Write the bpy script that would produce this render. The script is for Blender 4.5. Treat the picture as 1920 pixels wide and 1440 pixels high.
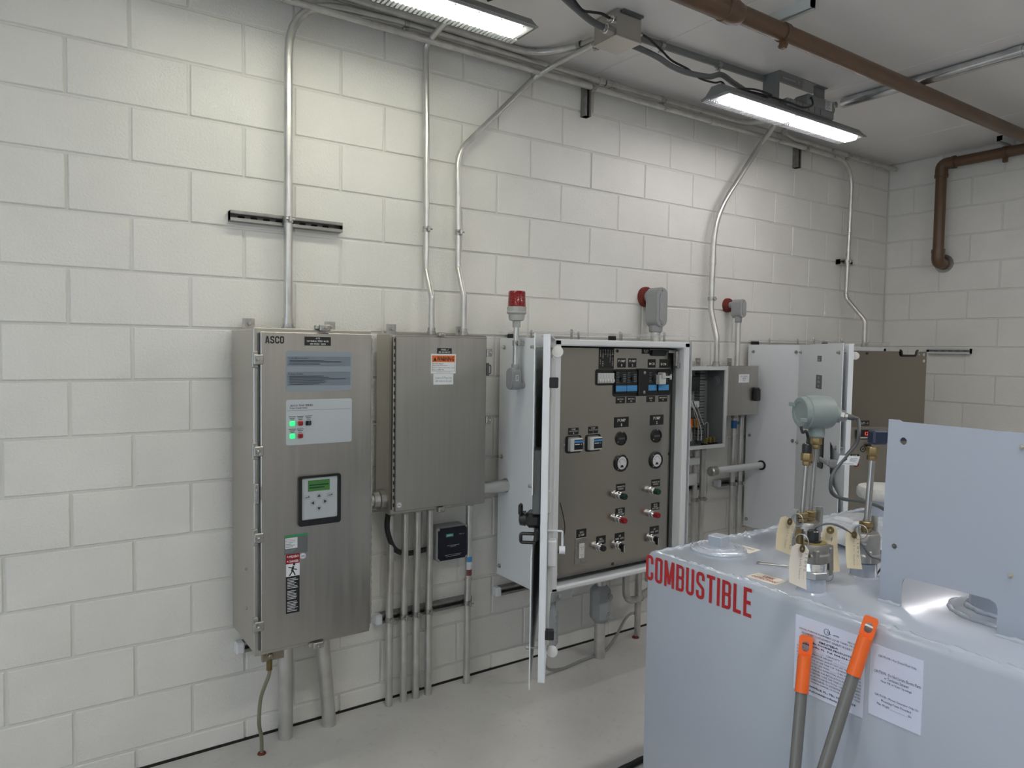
import bpy, bmesh, math, random
from mathutils import Vector, Matrix
random.seed(7)
for _o in list(bpy.data.objects): bpy.data.objects.remove(_o)
SC = bpy.context.scene
COL = SC.collection
L = 5.4915          # far block wall
ZC = 3.118          # ceiling
ZF = -0.01          # floor
# ------------------------------------------------------------------ camera
cd = bpy.data.cameras.new('camera'); cam = bpy.data.objects.new('camera', cd); COL.objects.link(cam)
_yaw, _pit, _rol = 0.60367, 0.047834, 0.015051
fw = Vector((math.sin(_yaw)*math.cos(_pit), math.cos(_yaw)*math.cos(_pit), -math.sin(_pit)))
r0 = Vector((math.cos(_yaw), -math.sin(_yaw), 0)); u0 = r0.cross(fw)
rr = r0*math.cos(_rol)+u0*math.sin(_rol); uu = -r0*math.sin(_rol)+u0*math.cos(_rol)
cam.matrix_world = Matrix(((rr.x, uu.x, -fw.x, -0.1545), (rr.y, uu.y, -fw.y, -3.0306), (rr.z, uu.z, -fw.z, 1.6342), (0, 0, 0, 1)))
cd.sensor_width = 36; cd.lens = 1347.18/1920*36; cd.clip_start = .02
SC.camera = cam
# ------------------------------------------------------------------ world, daylight, exposure
W = bpy.data.worlds.new('sky'); SC.world = W; W.use_nodes = True
W.node_tree.nodes['Background'].inputs[0].default_value = (.66, .82, 1.0, 1)
W.node_tree.nodes['Background'].inputs[1].default_value = 1.4
_pl = bpy.data.lights.new('doorway_daylight', 'AREA'); _pl.shape = 'RECTANGLE'; _pl.size = 2.6; _pl.size_y = 2.45
_po = bpy.data.objects.new('doorway_daylight', _pl); COL.objects.link(_po)
_po.location = (-3.38, -2.7, 1.22); _po.rotation_euler = (0, -math.pi/2, 0)
_pl.cycles.is_portal = True
LAMP_W = 15.5; LAMP_ROOM = 52.0
SC.view_settings.view_transform = 'Standard'; SC.view_settings.look = 'None'
SC.view_settings.exposure = 0.50; SC.view_settings.gamma = 1.0; SC.view_settings.use_curve_mapping = False
# ------------------------------------------------------------------ materials
MATS = {}
def mat(name, col, rough=.5, metal=0., bump=0., bscale=60., var=0., vscale=8., stretch=None, emit=None, estr=0., spec=.5, coat=0., alpha=1., trans=0., rvar=0.):
    if name in MATS: return MATS[name]
    m = bpy.data.materials.new(name); m.use_nodes = True; nt = m.node_tree; N = nt.nodes; K = nt.links
    b = N['Principled BSDF']
    b.inputs['Base Color'].default_value = (*col, 1); b.inputs['Roughness'].default_value = rough; b.inputs['Metallic'].default_value = metal
    b.inputs['Specular IOR Level'].default_value = spec; b.inputs['Coat Weight'].default_value = coat; b.inputs['Coat Roughness'].default_value = .12; b.inputs['Alpha'].default_value = alpha
    b.inputs['Transmission Weight'].default_value = trans
    if emit: b.inputs['Emission Color'].default_value = (*emit, 1); b.inputs['Emission Strength'].default_value = estr
    if bump or var or rvar:
        g = N.new('ShaderNodeNewGeometry'); mp = N.new('ShaderNodeMapping'); K.new(g.outputs['Position'], mp.inputs['Vector'])
        if stretch: mp.inputs['Scale'].default_value = stretch
    if bump:
        t = N.new('ShaderNodeTexNoise'); t.inputs['Scale'].default_value = bscale; t.inputs['Detail'].default_value = 4
        K.new(mp.outputs[0], t.inputs['Vector'])
        bp = N.new('ShaderNodeBump'); bp.inputs['Strength'].default_value = bump; bp.inputs['Distance'].default_value = .004
        K.new(t.outputs['Fac'], bp.inputs['Height']); K.new(bp.outputs[0], b.inputs['Normal'])
    if var or rvar:
        t2 = N.new('ShaderNodeTexNoise'); t2.inputs['Scale'].default_value = vscale; t2.inputs['Detail'].default_value = 5
        K.new(mp.outputs[0], t2.inputs['Vector'])
        if var:
            mr = N.new('ShaderNodeMapRange'); mr.inputs['From Min'].default_value = .3; mr.inputs['From Max'].default_value = .7
            mr.inputs['To Min'].default_value = 1-var; mr.inputs['To Max'].default_value = 1+var*.6
            K.new(t2.outputs['Fac'], mr.inputs['Value'])
            mx = N.new('ShaderNodeVectorMath'); mx.operation = 'SCALE'; mx.inputs[0].default_value = col
            K.new(mr.outputs[0], mx.inputs['Scale']); K.new(mx.outputs[0], b.inputs['Base Color'])
        if rvar:
            m2 = N.new('ShaderNodeMapRange'); m2.inputs['From Min'].default_value = .3; m2.inputs['From Max'].default_value = .7
            m2.inputs['To Min'].default_value = rough-rvar; m2.inputs['To Max'].default_value = rough+rvar
            K.new(t2.outputs['Fac'], m2.inputs['Value']); K.new(m2.outputs[0], b.inputs['Roughness'])
    MATS[name] = m; return m
def concrete():
    m = bpy.data.materials.new('concrete_floor'); m.use_nodes = True; nt = m.node_tree; N = nt.nodes; K = nt.links; b = N['Principled BSDF']
    g = N.new('ShaderNodeNewGeometry')
    def noise(s, d=6): t = N.new('ShaderNodeTexNoise'); t.inputs['Scale'].default_value = s; t.inputs['Detail'].default_value = d; K.new(g.outputs['Position'], t.inputs['Vector']); return t
    a, c, e = noise(1.7), noise(34), noise(130, 3)
    r1 = N.new('ShaderNodeValToRGB'); r1.color_ramp.elements[0].position = .3; r1.color_ramp.elements[0].color = (.50, .485, .465, 1); r1.color_ramp.elements[1].position = .72; r1.color_ramp.elements[1].color = (.62, .605, .58, 1)
    r2 = N.new('ShaderNodeValToRGB'); r2.color_ramp.elements[0].position = .27; r2.color_ramp.elements[0].color = (.55, .54, .53, 1); r2.color_ramp.elements[1].position = .42; r2.color_ramp.elements[1].color = (1, 1, 1, 1)
    mx = N.new('ShaderNodeMix'); mx.data_type = 'RGBA'; mx.blend_type = 'MULTIPLY'; mx.inputs['Factor'].default_value = .22
    K.new(a.outputs['Fac'], r1.inputs[0]); K.new(c.outputs['Fac'], r2.inputs[0]); K.new(r1.outputs[0], mx.inputs['A']); K.new(r2.outputs[0], mx.inputs['B'])
    K.new(mx.outputs['Result'], b.inputs['Base Color']); b.inputs['Roughness'].default_value = .62
    bp = N.new('ShaderNodeBump'); bp.inputs['Strength'].default_value = .15; bp.inputs['Distance'].default_value = .003; K.new(e.outputs['Fac'], bp.inputs['Height']); K.new(bp.outputs[0], b.inputs['Normal'])
    return m
M_BLOCK = mat('painted_block', (.76, .745, .70), .33, bump=.7, bscale=110, var=.05, vscale=3)
M_MORT = mat('painted_joint', (.70, .69, .65), .5, bump=.3, bscale=120)
M_CEIL = mat('ceiling_paint', (.80, .775, .76), .36, bump=.08, bscale=25, var=.05, vscale=2)
M_CONC = concrete()
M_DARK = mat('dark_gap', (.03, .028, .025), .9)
M_SS = mat('brushed_stainless', (.50, .477, .44), .33, 1., bump=.03, bscale=60, var=.05, vscale=5, stretch=(14, 14, .5), rvar=.04)
M_SSH = mat('brushed_stainless_sideways', (.44, .42, .39), .25, 1.)
M_GAL = mat('galvanised_conduit', (.62, .605, .58), .36, .85, bump=.08, bscale=80, var=.18, vscale=16, rvar=.1)
M_ALU = mat('aluminium_conduit', (.64, .63, .605), .36, .85, bump=.05, bscale=60, var=.12, vscale=14, rvar=.08)
M_ZINC = mat('zinc_hardware', (.45, .44, .42), .40, .9, var=.2, vscale=60)
M_STRUT = mat('strut_steel', (.30, .295, .28), .42, .8, var=.2, vscale=30)
M_WHITE = mat('white_powder_coat', (.78, .80, .82), .42, bump=.03, bscale=200)
M_LGREY = mat('pale_grey_enamel', (.60, .62, .61), .45)
M_GREYFIT = mat('grey_cast_fitting', (.33, .34, .34), .45, .1)
M_DGREY = mat('dark_grey_plastic', (.10, .105, .105), .5)
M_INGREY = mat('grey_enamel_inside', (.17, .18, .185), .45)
M_BLACK = mat('black_plastic', (.012, .012, .013), .35)
M_BLKMAT = mat('black_plate', (.010, .010, .010), .5)
M_RUB = mat('black_rubber', (.015, .015, .016), .6)
M_CABLE = mat('grey_cable', (.075, .078, .08), .5)
M_FLEX = mat('grey_flexible_conduit', (.12, .125, .13), .45)
M_PRINTW = mat('white_print', (.75, .75, .73), .6)
M_PRINTK = mat('black_print', (.015, .015, .02), .6)
M_PRINTR = mat('red_print', (.42, .012, .015), .45)
M_PRINTG = mat('grey_print', (.22, .25, .28), .6)
M_PAPER = mat('white_label', (.74, .75, .77), .5)
M_LABELB = mat('blue_white_label', (.68, .72, .86), .45)
M_ORANGE = mat('orange_plastic', (.80, .13, .015), .38)
M_ORPR = mat('orange_print', (.75, .16, .02), .5)
M_BLUEL = mat('blue_label', (.07, .30, .62), .5)
M_REDL = mat('red_lens', (.30, .004, .008), .22, coat=.4, trans=.25)
M_REDB = mat('red_plastic', (.28, .008, .012), .3)
M_GRNB = mat('dark_green_lens', (.005, .03, .018), .25)
M_GRNLIT = mat('lit_green_button', (.02, .5, .15), .4, emit=(.03, 1, .25), estr=.75)
M_LCD = mat('green_lcd', (.05, .16, .04), .4, emit=(.1, .45, .08), estr=.03)
M_LED7 = mat('red_digit', (.5, .01, .01), .5, emit=(1, .06, .04), estr=1.6)
M_PANEL1 = mat('bluegrey_overlay', (.26, .30, .335), .4)
M_PANEL2 = mat('bluegrey_overlay_dark', (.17, .205, .245), .4)
M_PANEL3 = mat('light_grey_overlay', (.46, .49, .51), .4)
M_KEY = mat('key_grey', (.40, .42, .42), .4)
M_GREEN = mat('green_sticker', (.02, .30, .10), .5)
M_STKG = mat('grey_sticker', (.13, .14, .14), .5)
M_TEAL = mat('teal_print', (.03, .30, .28), .5)
M_NAVY = mat('navy_black_cover', (.006, .008, .018), .25)
M_BROWN = mat('brown_pipe', (.12, .066, .035), .36, var=.1, vscale=5)
M_TANK = mat('tank_paint', (.40, .44, .515), .28, bump=.03, bscale=18, coat=.9)
M_TANKW = mat('tank_weld_paint', (.44, .485, .56), .16, bump=.8, bscale=42, coat=1.)
M_TRANS = mat('grey_green_housing', (.215, .255, .245), .45, bump=.08, bscale=120)
M_BRASS = mat('brass', (.34, .25, .12), .32, 1., var=.15, vscale=60)
M_OLDBR = mat('aged_brass', (.20, .15, .07), .4, 1., var=.2, vscale=60)
M_ALCAST = mat('cast_aluminium', (.38, .38, .37), .42, .9, bump=.15, bscale=120)
M_ALPOL = mat('polished_aluminium', (.75, .75, .75), .18, 1.)
M_CASTG = mat('dark_cast_cap', (.22, .215, .20), .5, .6)
M_TAG = mat('manila_tag', (.70, .61, .43), .7)
M_TAGW = mat('pale_tag', (.74, .69, .60), .7)
M_FIRE = mat('red_firestop', (.16, .022, .015), .8, bump=.8, bscale=120)
M_LENS = mat('lamp_lens', (.9, .9, .92), .3, emit=(1, .955, .975), estr=LAMP_W)
M_LENS2 = mat('lamp_lens_yellowish', (.9, .9, .85), .3, emit=(1, 1.0, .82), estr=LAMP_W)
M_LENS3 = mat('lamp_lens_bright', (.9, .9, .92), .3, emit=(1, .985, .96), estr=LAMP_ROOM)
M_LAMPG = mat('lamp_grey', (.22, .23, .225), .45, .3)
M_LAMPL = mat('lamp_light_grey', (.66, .67, .69), .30, .25)
M_YEL = mat('yellow_terminal', (.20, .16, .04), .5)
M_BLUET = mat('blue_tape', (.02, .12, .32), .6)
M_WIRE = mat('bare_copper_clad', (.28, .27, .20), .45, .5)
M_CLEARP = mat('clear_shrink_wrap', (.80, .82, .84), .18, bump=1., bscale=14, alpha=.45, coat=.6)
M_DBLUE = mat('dark_blue_connector', (.012, .022, .05), .4)
M_GASK = mat('beige_gasket', (.40, .38, .33), .6)
# ------------------------------------------------------------------ mesh tools
X_, Y_, Z_ = Vector((1, 0, 0)), Vector((0, 1, 0)), Vector((0, 0, 1))
def V(*a): return Vector(a)
class MB:
    def __init__(s, M=None): s.v = []; s.f = []; s.m = []; s.M = M
    def add(s, vs, fs, mi=0):
        n = len(s.v)
        for p in vs:
            p = Vector(p); s.v.append(s.M @ p if s.M else p)
        for f in fs: s.f.append([n+i for i in f]); s.m.append(mi)
        return s
    def box(s, x0, y0, z0, x1, y1, z1, c=0., mi=0):
        lo = [min(x0, x1), min(y0, y1), min(z0, z1)]; hi = [max(x0, x1), max(y0, y1), max(z0, z1)]
        if c <= 0:
            vs = [(x, y, z) for x in (lo[0], hi[0]) for y in (lo[1], hi[1]) for z in (lo[2], hi[2])]
            return s.add(vs, [(0, 1, 3, 2), (4, 6, 7, 5), (0, 4, 5, 1), (2, 3, 7, 6), (0, 2, 6, 4), (1, 5, 7, 3)], mi)
        c = min(c, min(h-l for h, l in zip(hi, lo))*.49)
        vs = []; ix = {}
        for k in range(8):
            sg = [(k >> a) & 1 for a in range(3)]
            for ax in range(3):
                ix[(k, ax)] = len(vs)
                vs.append([(hi[a] if sg[a] else lo[a]) if a == ax else (hi[a]-c if sg[a] else lo[a]+c) for a in range(3)])
        fs = []
        for ax in range(3):
            b, d = [(1, 2), (0, 2), (0, 1)][ax]
            for sg in (0, 1):
                q = [(sg << ax) | (i << b) | (j << d) for i, j in ((0, 0), (1, 0), (1, 1), (0, 1))]
                fs.append([ix[(k, ax)] for k in q])
        for a, b in ((0, 1), (0, 2), (1, 2)):
            d = 3-a-b
            for i in (0, 1):
                for j in (0, 1):
                    k0 = (i << a) | (j << b); k1 = k0 | (1 << d)
                    fs.append([ix[(k0, a)], ix[(k1, a)], ix[(k1, b)], ix[(k0, b)]])
        for k in range(8): fs.append([ix[(k, 0)], ix[(k, 1)], ix[(k, 2)]])
        return s.add(vs, fs, mi)
    def ring(s, c, a, b, r, n): return [c+a*(r*math.cos(2*math.pi*i/n))+b*(r*math.sin(2*math.pi*i/n)) for i in range(n)]
    def lathe(s, o, ax, prof, n=20, mi=0, caps=True, ref=None):
        o = Vector(o); ax = Vector(ax).normalized()
        a = (Vector(ref) if ref else (X_ if abs(ax.x) < .9 else Y_)); a = (a-ax*a.dot(ax)).normalized(); b = ax.cross(a)
        vs = []
        for r, h in prof: vs += s.ring(o+ax*h, a, b, max(r, 1e-5), n)
        fs = []
        for k in range(len(prof)-1):
            for i in range(n): fs.append((k*n+i, k*n+(i+1) % n, (k+1)*n+(i+1) % n, (k+1)*n+i))
        if caps: fs.append(list(range(n))[::-1]); fs.append([(len(prof)-1)*n+i for i in range(n)])
        return s.add(vs, fs, mi)
    def cyl(s, p0, p1, r, n=16, mi=0, r1=None):
        p0 = Vector(p0); p1 = Vector(p1); d = p1-p0
        return s.lathe(p0, d, [(r, 0), (r if r1 is None else r1, d.length)], n, mi)
    def tube(s, path, r, n=12, mi=0, caps=True):
        P = [Vector(p) for p in path]; T = []
        for i in range(len(P)):
            t = (P[min(i+1, len(P)-1)]-P[max(i-1, 0)]); T.append(t.normalized())
        a = X_ if abs(T[0].x) < .8 else Y_
        a = (a-T[0]*a.dot(T[0])).normalized(); vs = []
        for i, p in enumerate(P):
            a = (a-T[i]*a.dot(T[i])).normalized(); vs += s.ring(p, a, T[i].cross(a), r[i] if isinstance(r, list) else r, n)
        fs = []
        for k in range(len(P)-1):
            for i in range(n): fs.append((k*n+i, k*n+(i+1) % n, (k+1)*n+(i+1) % n, (k+1)*n+i))
        if caps: fs.append(list(range(n))[::-1]); fs.append([(len(P)-1)*n+i for i in range(n)])
        return s.add(vs, fs, mi)
    def prism(s, poly, o, U, Vv, h, mi=0):
        o = Vector(o); U = Vector(U); Vv = Vector(Vv); N = U.cross(Vv).normalized(); n = len(poly)
        vs = [o+U*p[0]+Vv*p[1] for p in poly]; vs += [v+N*h for v in vs]
        fs = [list(range(n))[::-1], list(range(n, 2*n))]+[(i, (i+1) % n, n+(i+1) % n, n+i) for i in range(n)]
        return s.add(vs, fs, mi)
    def plate(s, poly, holes, o, U, Vv, h, mi=0):     # plate with holes via bridged triangulation
        o = Vector(o); U = Vector(U); Vv = Vector(Vv); N = U.cross(Vv).normalized()
        bm = bmesh.new(); es = []
        for lp in [poly]+holes:
            vv = [bm.verts.new((p[0], p[1], 0)) for p in lp]
            es += [bm.edges.new((vv[i], vv[(i+1) % len(vv)])) for i in range(len(vv))]
        bmesh.ops.triangle_fill(bm, use_beauty=True, use_dissolve=False, edges=es, normal=(0, 0, 1))
        bm.verts.index_update(); n = len(bm.verts)
        vs = [o+U*v.co.x+Vv*v.co.y for v in bm.verts]; vs += [v+N*h for v in vs]
        fs = [[v.index for v in f.verts][::-1] for f in bm.faces]+[[v.index+n for v in f.verts] for f in bm.faces]
        k = 0
        for lp in [poly]+holes:
            m = len(lp); fs += [(k+i, k+(i+1) % m, n+k+(i+1) % m, n+k+i) for i in range(m)]; k += m
        bm.free(); return s.add(vs, fs, mi)
    def quad(s, o, U, Vv, x0, y0, x1, y1, d=.0003, mi=1):
        o = Vector(o); U = Vector(U); Vv = Vector(Vv); o = o+U.cross(Vv).normalized()*d
        return s.add([o+U*x0+Vv*y0, o+U*x1+Vv*y0, o+U*x1+Vv*y1, o+U*x0+Vv*y1], [(0, 1, 2, 3)], mi)
    def text(s, st, o, U, Vv, cx, cy, w, h, d=.0004, mi=1, bold=0., res=1, keep=False):
        vs, fs, (a0, b0, a1, b1) = textgeo(st, bold, res)
        if a1-a0 < 1e-6: return s
        sx = w/(a1-a0); sy = h/(b1-b0)
        if keep: sx = sy = min(sx, sy)
        o = Vector(o); U = Vector(U); Vv = Vector(Vv); o = o+U.cross(Vv).normalized()*d
        return s.add([o+U*(cx+(x-(a0+a1)/2)*sx)+Vv*(cy+(y-(b0+b1)/2)*sy) for x, y in vs], fs, mi)
_TG = {}
def textgeo(st, bold, res):
    k = (st, bold, res)
    if k not in _TG:
        cu = bpy.data.curves.new('t', 'FONT'); cu.body = st; cu.resolution_u = res; cu.offset = bold; cu.align_x = 'CENTER'; cu.space_line = .95
        ob = bpy.data.objects.new('t', cu); me = ob.to_mesh()
        vs = [(v.co.x, v.co.y) for v in me.vertices]; fs = [list(p.vertices) for p in me.polygons]
        ob.to_mesh_clear(); bpy.data.objects.remove(ob); bpy.data.curves.remove(cu)
        xs = [v[0] for v in vs] or [0]; ysv = [v[1] for v in vs] or [0]
        _TG[k] = (vs, fs, (min(xs), min(ysv), max(xs), max(ysv)))
    return _TG[k]
def fillet(path, rad, n=7):
    P = [Vector(p) for p in path]; out = [P[0]]
    for i in range(1, len(P)-1):
        a = (P[i-1]-P[i]); b = (P[i+1]-P[i]); la, lb = a.length, b.length; a.normalize(); b.normalize()
        ang = a.angle(b); R = rad if not isinstance(rad, (list, tuple)) else rad[i-1]
        t = min(R/math.tan(ang/2) if ang < 3.1 else 0, la*.49, lb*.49)
        if t < 1e-4: out.append(P[i]); continue
        p0 = P[i]+a*t; p1 = P[i]+b*t
        for k in range(n+1):
            u = k/n; out.append(p0*(1-u)**2+P[i]*2*u*(1-u)+p1*u*u)
    out.append(P[-1]); return out
def spline(pts, n=8):
    P = [Vector(p) for p in pts]; out = []
    for i in range(len(P)-1):
        a, b, c, d = P[max(i-1, 0)], P[i], P[i+1], P[min(i+2, len(P)-1)]
        for k in range(n):
            t = k/n; out.append(.5*((2*b)+(c-a)*t+(2*a-5*b+4*c-d)*t*t+(3*b-a-3*c+d)*t**3))
    out.append(P[-1]); return out
GZ = [0.]
def stroke(mb, pts, w, fr, r=0):
    GZ[0] = (GZ[0]+.00004) % .0003
    P = fillet([Vector((p[0], p[1], 0)) for p in pts], r, 5) if r else [Vector((p[0], p[1], 0)) for p in pts]
    vs = []
    for i, p in enumerate(P):
        t = (P[min(i+1, len(P)-1)]-P[max(i-1, 0)]).normalized(); q = Vector((-t.y, t.x, 0))*w/2; z = Vector((0, 0, GZ[0])); vs += [fr(p+q+z), fr(p-q+z)]
    mb.add(vs, [(2*i, 2*i+1, 2*i+3, 2*i+2) for i in range(len(P)-1)])
def glyph(mb, c, fr, W, H, s):
    h = s/2; r = W/2-h; bx = lambda a, b, c_, d: stroke(mb, [(a, (b+d)/2), (c_, (b+d)/2)], d-b, fr)
    if c == 'C': stroke(mb, [(W-h, H*.66), (W-h, H-h), (h, H-h), (h, h), (W-h, h), (W-h, H*.34)], s, fr, r)
    elif c == 'O': stroke(mb, [(W/2, H-h), (h, H-h), (h, h), (W-h, h), (W-h, H-h), (W/2, H-h)], s, fr, r)
    elif c == 'U': stroke(mb, [(h, H), (h, h), (W-h, h), (W-h, H)], s, fr, r)
    elif c == 'S': stroke(mb, [(W-h, H*.70), (W-h, H-h), (h, H-h), (h, H*.60), (W-h, H*.40), (W-h, h), (h, h), (h, H*.30)], s, fr, [r, r, .006, .006, r, r])
    elif c == 'M': bx(0, 0, s, H); bx(W-s, 0, W, H); stroke(mb, [(h*1.2, H), (W/2, H*.12)], s, fr); stroke(mb, [(W-h*1.2, H), (W/2, H*.12)], s, fr)
    elif c == 'B':
        bx(0, 0, s, H); stroke(mb, [(s, H-h), (W-h, H-h), (W-h, H*.52), (s, H*.52)], s*.92, fr, r*.8); stroke(mb, [(s, H*.52), (W-h, H*.52), (W-h, h), (s, h)], s*.92, fr, r*.8)
    elif c == 'A': stroke(mb, [(h*.9, 0), (W/2-h*.25, H)], s, fr); stroke(mb, [(W-h*.9, 0), (W/2+h*.25, H)], s, fr); bx(W*.25, H*.2, W*.75, H*.2+s*.8)
    elif c == 'T': bx(0, H-s, W, H); bx(W/2-h, 0, W/2+h, H-s)
    elif c == 'I': bx(0, 0, W, H)
    elif c == 'L': bx(0, 0, s, H); bx(s, 0, W, s)
    elif c == 'E': bx(0, 0, s, H); bx(s, 0, W, s); bx(s, H-s, W, H); bx(s, H*.5-h, W*.9, H*.5+h)
ROOT = {}
def emit(name, mb, mats, parent=None, loc=None, smooth=True, ang=.6):
    me = bpy.data.meshes.new(name); base = Vector(loc) if loc is not None else (ROOT[parent.name] if parent else Vector((0, 0, 0)))
    me.from_pydata([tuple(v-base) for v in mb.v], [], mb.f)
    for m in (mats if isinstance(mats, (list, tuple)) else [mats]): me.materials.append(m)
    me.polygons.foreach_set('material_index', mb.m); me.validate(clean_customdata=False)
    bm = bmesh.new(); bm.from_mesh(me)
    bmesh.ops.recalc_face_normals(bm, faces=bm.faces); bm.to_mesh(me); bm.free()
    if smooth:
        me.polygons.foreach_set('use_smooth', [True]*len(me.polygons)); me.set_sharp_from_angle(angle=ang)
    o = bpy.data.objects.new(name, me); COL.objects.link(o)
    if parent: o.parent = parent; ROOT[o.name] = ROOT[parent.name]
    else: o.location = base; ROOT[o.name] = base
    return o
def tag(o, label, cat, group=None, kind=None):
    o['label'] = label; o['category'] = cat
    if group: o['group'] = group
    if kind: o['kind'] = kind
    return o
def thing(name, label, cat, loc, group=None):
    o = bpy.data.objects.new(name, None); COL.objects.link(o); o.location = loc; o.empty_display_size = .05; ROOT[o.name] = Vector(loc)
    return tag(o, label, cat, group)
def lab(o, text): o['label'] = text; return o
def printed(name, parent, o, U, Vv, x0, y0, x1, y1, bg, items, mats=None, th=.0012, label=None):
    """flat label or plate; items: ('t',str,cx,cy,w,h,mi[,bold]) or ('q',x0,y0,x1,y1,mi) in label fractions"""
    mb = MB(); o = Vector(o); U = Vector(U); Vv = Vector(Vv); N = U.cross(Vv).normalized()
    w, h = x1-x0, y1-y0
    if h < 0: y0, y1 = y1, y0; h = -h
    mb.prism([(x0, y0), (x1, y0), (x1, y1), (x0, y1)], o, U, Vv, th)
    of = o+N*th
    for it in items:
        if it[0] == 't':
            mb.text(it[1], of, U, Vv, x0+it[2]*w, y0+it[3]*h, it[4]*w, it[5]*h, mi=it[6], bold=it[7] if len(it) > 7 else .012, d=.0006)
        else: mb.quad(of, U, Vv, x0+it[1]*w, y0+it[2]*h, x0+it[3]*w, y0+it[4]*h, mi=it[5])
    ob = emit(name, mb, [bg]+(mats or [M_PRINTW]), parent, smooth=False)
    if label: ob['label'] = label
    return ob
def bolt(mb, p, ax, r=.006, h=.008, mi=0):
    mb.lathe(p, ax, [(r*1.7, 0), (r*1.7, h*.25)], 12, mi); mb.lathe(Vector(p)+Vector(ax).normalized()*h*.25, ax, [(r, 0), (r, h*.75), (r*.6, h)], 6, mi)
# ================================================================== SETTING
S = .2032; ZL = 1.70
def block_mesh(w, h, name):
    mb = MB(); c = .0035; d = .006
    v = [(-w/2, 0, -h/2), (w/2, 0, -h/2), (w/2, 0, h/2), (-w/2, 0, h/2), (-w/2, -d+c, -h/2), (w/2, -d+c, -h/2), (w/2, -d+c, h/2), (-w/2, -d+c, h/2),
         (-w/2+c, -d, -h/2+c), (w/2-c, -d, -h/2+c), (w/2-c, -d, h/2-c), (-w/2+c, -d, h/2-c)]
    f = [(8, 9, 10, 11)]+[(4+i, 4+(i+1) % 4, 8+(i+1) % 4, 8+i) for i in range(4)]+[(i, (i+1) % 4, 4+(i+1) % 4, 4+i) for i in range(4)]
    me = bpy.data.meshes.new(name); me.from_pydata(v, [], f); me.materials.append(M_BLOCK); return me
_BM = {}
def block(parent, p, rotz, w, h):
    k = (round(w, 3), round(h, 3))
    if k not in _BM: _BM[k] = block_mesh(*k, 'block')
    o = bpy.data.objects.new('block', _BM[k]); COL.objects.link(o); o.parent = parent
    o.location = p; o.rotation_euler = (random.uniform(-.004, .004), 0, rotz+random.uniform(-.002, .002)); return o
J = .0095
mb = MB(); mb.box(-3.4, .006, ZF-.1, L+.2, .2, ZC+.1)
wb = tag(emit('wall_back', mb, M_MORT, loc=(0, 0, 0), smooth=False), 'long white painted concrete block wall behind the electrical cabinets', 'wall', kind='structure')
mb = MB(); mb.box(L+.006, -4.8, ZF-.1, L+.2, .006, ZC+.1)
wr = tag(emit('wall_right', mb, M_MORT, loc=(0, 0, 0), smooth=False), 'short painted concrete block wall at the far end with the brown pipe', 'wall', kind='structure')
stuffmb = MB()
for k in range(-9, 7):
    z0, z1 = ZL+k*S, ZL+(k+1)*S
    z0 = max(z0, ZF+.001); z1 = min(z1, ZC)
    h = z1-z0-J; zc = (z0+z1)/2
    for i in range(-18, 29):
        if (i-k) % 2: continue
        x0, x1 = i*S, min((i+2)*S, L)
        if x1-x0 < .02: continue
        w = x1-x0-J
        if x0 > -1.25: block(wb, ((x0+x1)/2, .006+random.uniform(-.0008, .0008), zc), 0, w, h)
        elif x1 > -3.4: stuffmb.box(x0+J/2, .0, z0+J/2, x1-J/2, .01, z1-J/2, c=.003)
    par = 1 if k % 2 == 0 else 0
    ys = [.196+j*S for j in range(-1 if par else 0, 24) if j % 2 == par]
    ys = [0.]+[y for y in ys if y > .03]
    for a, b in zip(ys[:-1], ys[1:]):
        w = b-a-J; block(wr, (L+.006+random.uniform(-.0008, .0008), -(a+b)/2, zc), -math.pi/2, w, h)
so = emit('block_rows', stuffmb, M_BLOCK, wb, smooth=False); so['kind'] = 'stuff'
mb = MB(); mb.box(-3.4, -4.8, ZF-.12, L+.01, -.008, ZF)
tag(emit('floor', mb, M_CONC, loc=(0, 0, 0), smooth=False), 'bare grey concrete floor slab', 'floor', kind='structure')
mb = MB(); mb.box(-3.4, -.02, ZF-.14, L+.01, .0055, ZF-.016); mb.box(-3.4, .002, ZF-.02, L, .0055, ZF+.007)
tag(emit('trim_1', mb, M_DARK, loc=(0, 0, 0), smooth=False), 'dark open joint between the concrete floor and block wall', 'joint', kind='structure')
mb = MB(); mb.box(-3.4, -4.8, ZC+.006, L+.2, .2, ZC+.15)
ce = tag(emit('ceiling', mb, M_CEIL, loc=(0, 0, 0), smooth=False), 'pale painted ceiling of wide smooth panels', 'ceiling', kind='structure')
xe = L
for xs in (4.885, 3.655, 2.43, 1.205, -.02, -1.245, -2.47, -3.4):
    mb = MB(); mb.box(xs+.0025, -4.8, ZC, xe-.0025, .006, ZC+.02, c=.003); emit('panel', mb, M_CEIL, ce, smooth=False); xe = xs
mb = MB(); mb.box(-3.4, -5., ZF-.1, L+.2, -4.8, ZC+.1)
tag(emit('wall_front', mb, M_BLOCK, loc=(0, 0, 0), smooth=False), 'painted block wall behind the camera', 'wall', kind='structure')
mb = MB(); mb.box(-3.6, -5., ZF-.1, -3.4, -4.0, ZC+.1); mb.box(-3.6, -1.4, ZF-.1, -3.4, .2, ZC+.1); mb.box(-3.6, -4.0, 2.45, -3.4, -1.4, ZC+.1)
tag(emit('wall_left', mb, M_BLOCK, loc=(0, 0, 0), smooth=False), 'painted block wall with the open doorway', 'wall', kind='structure')
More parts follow.
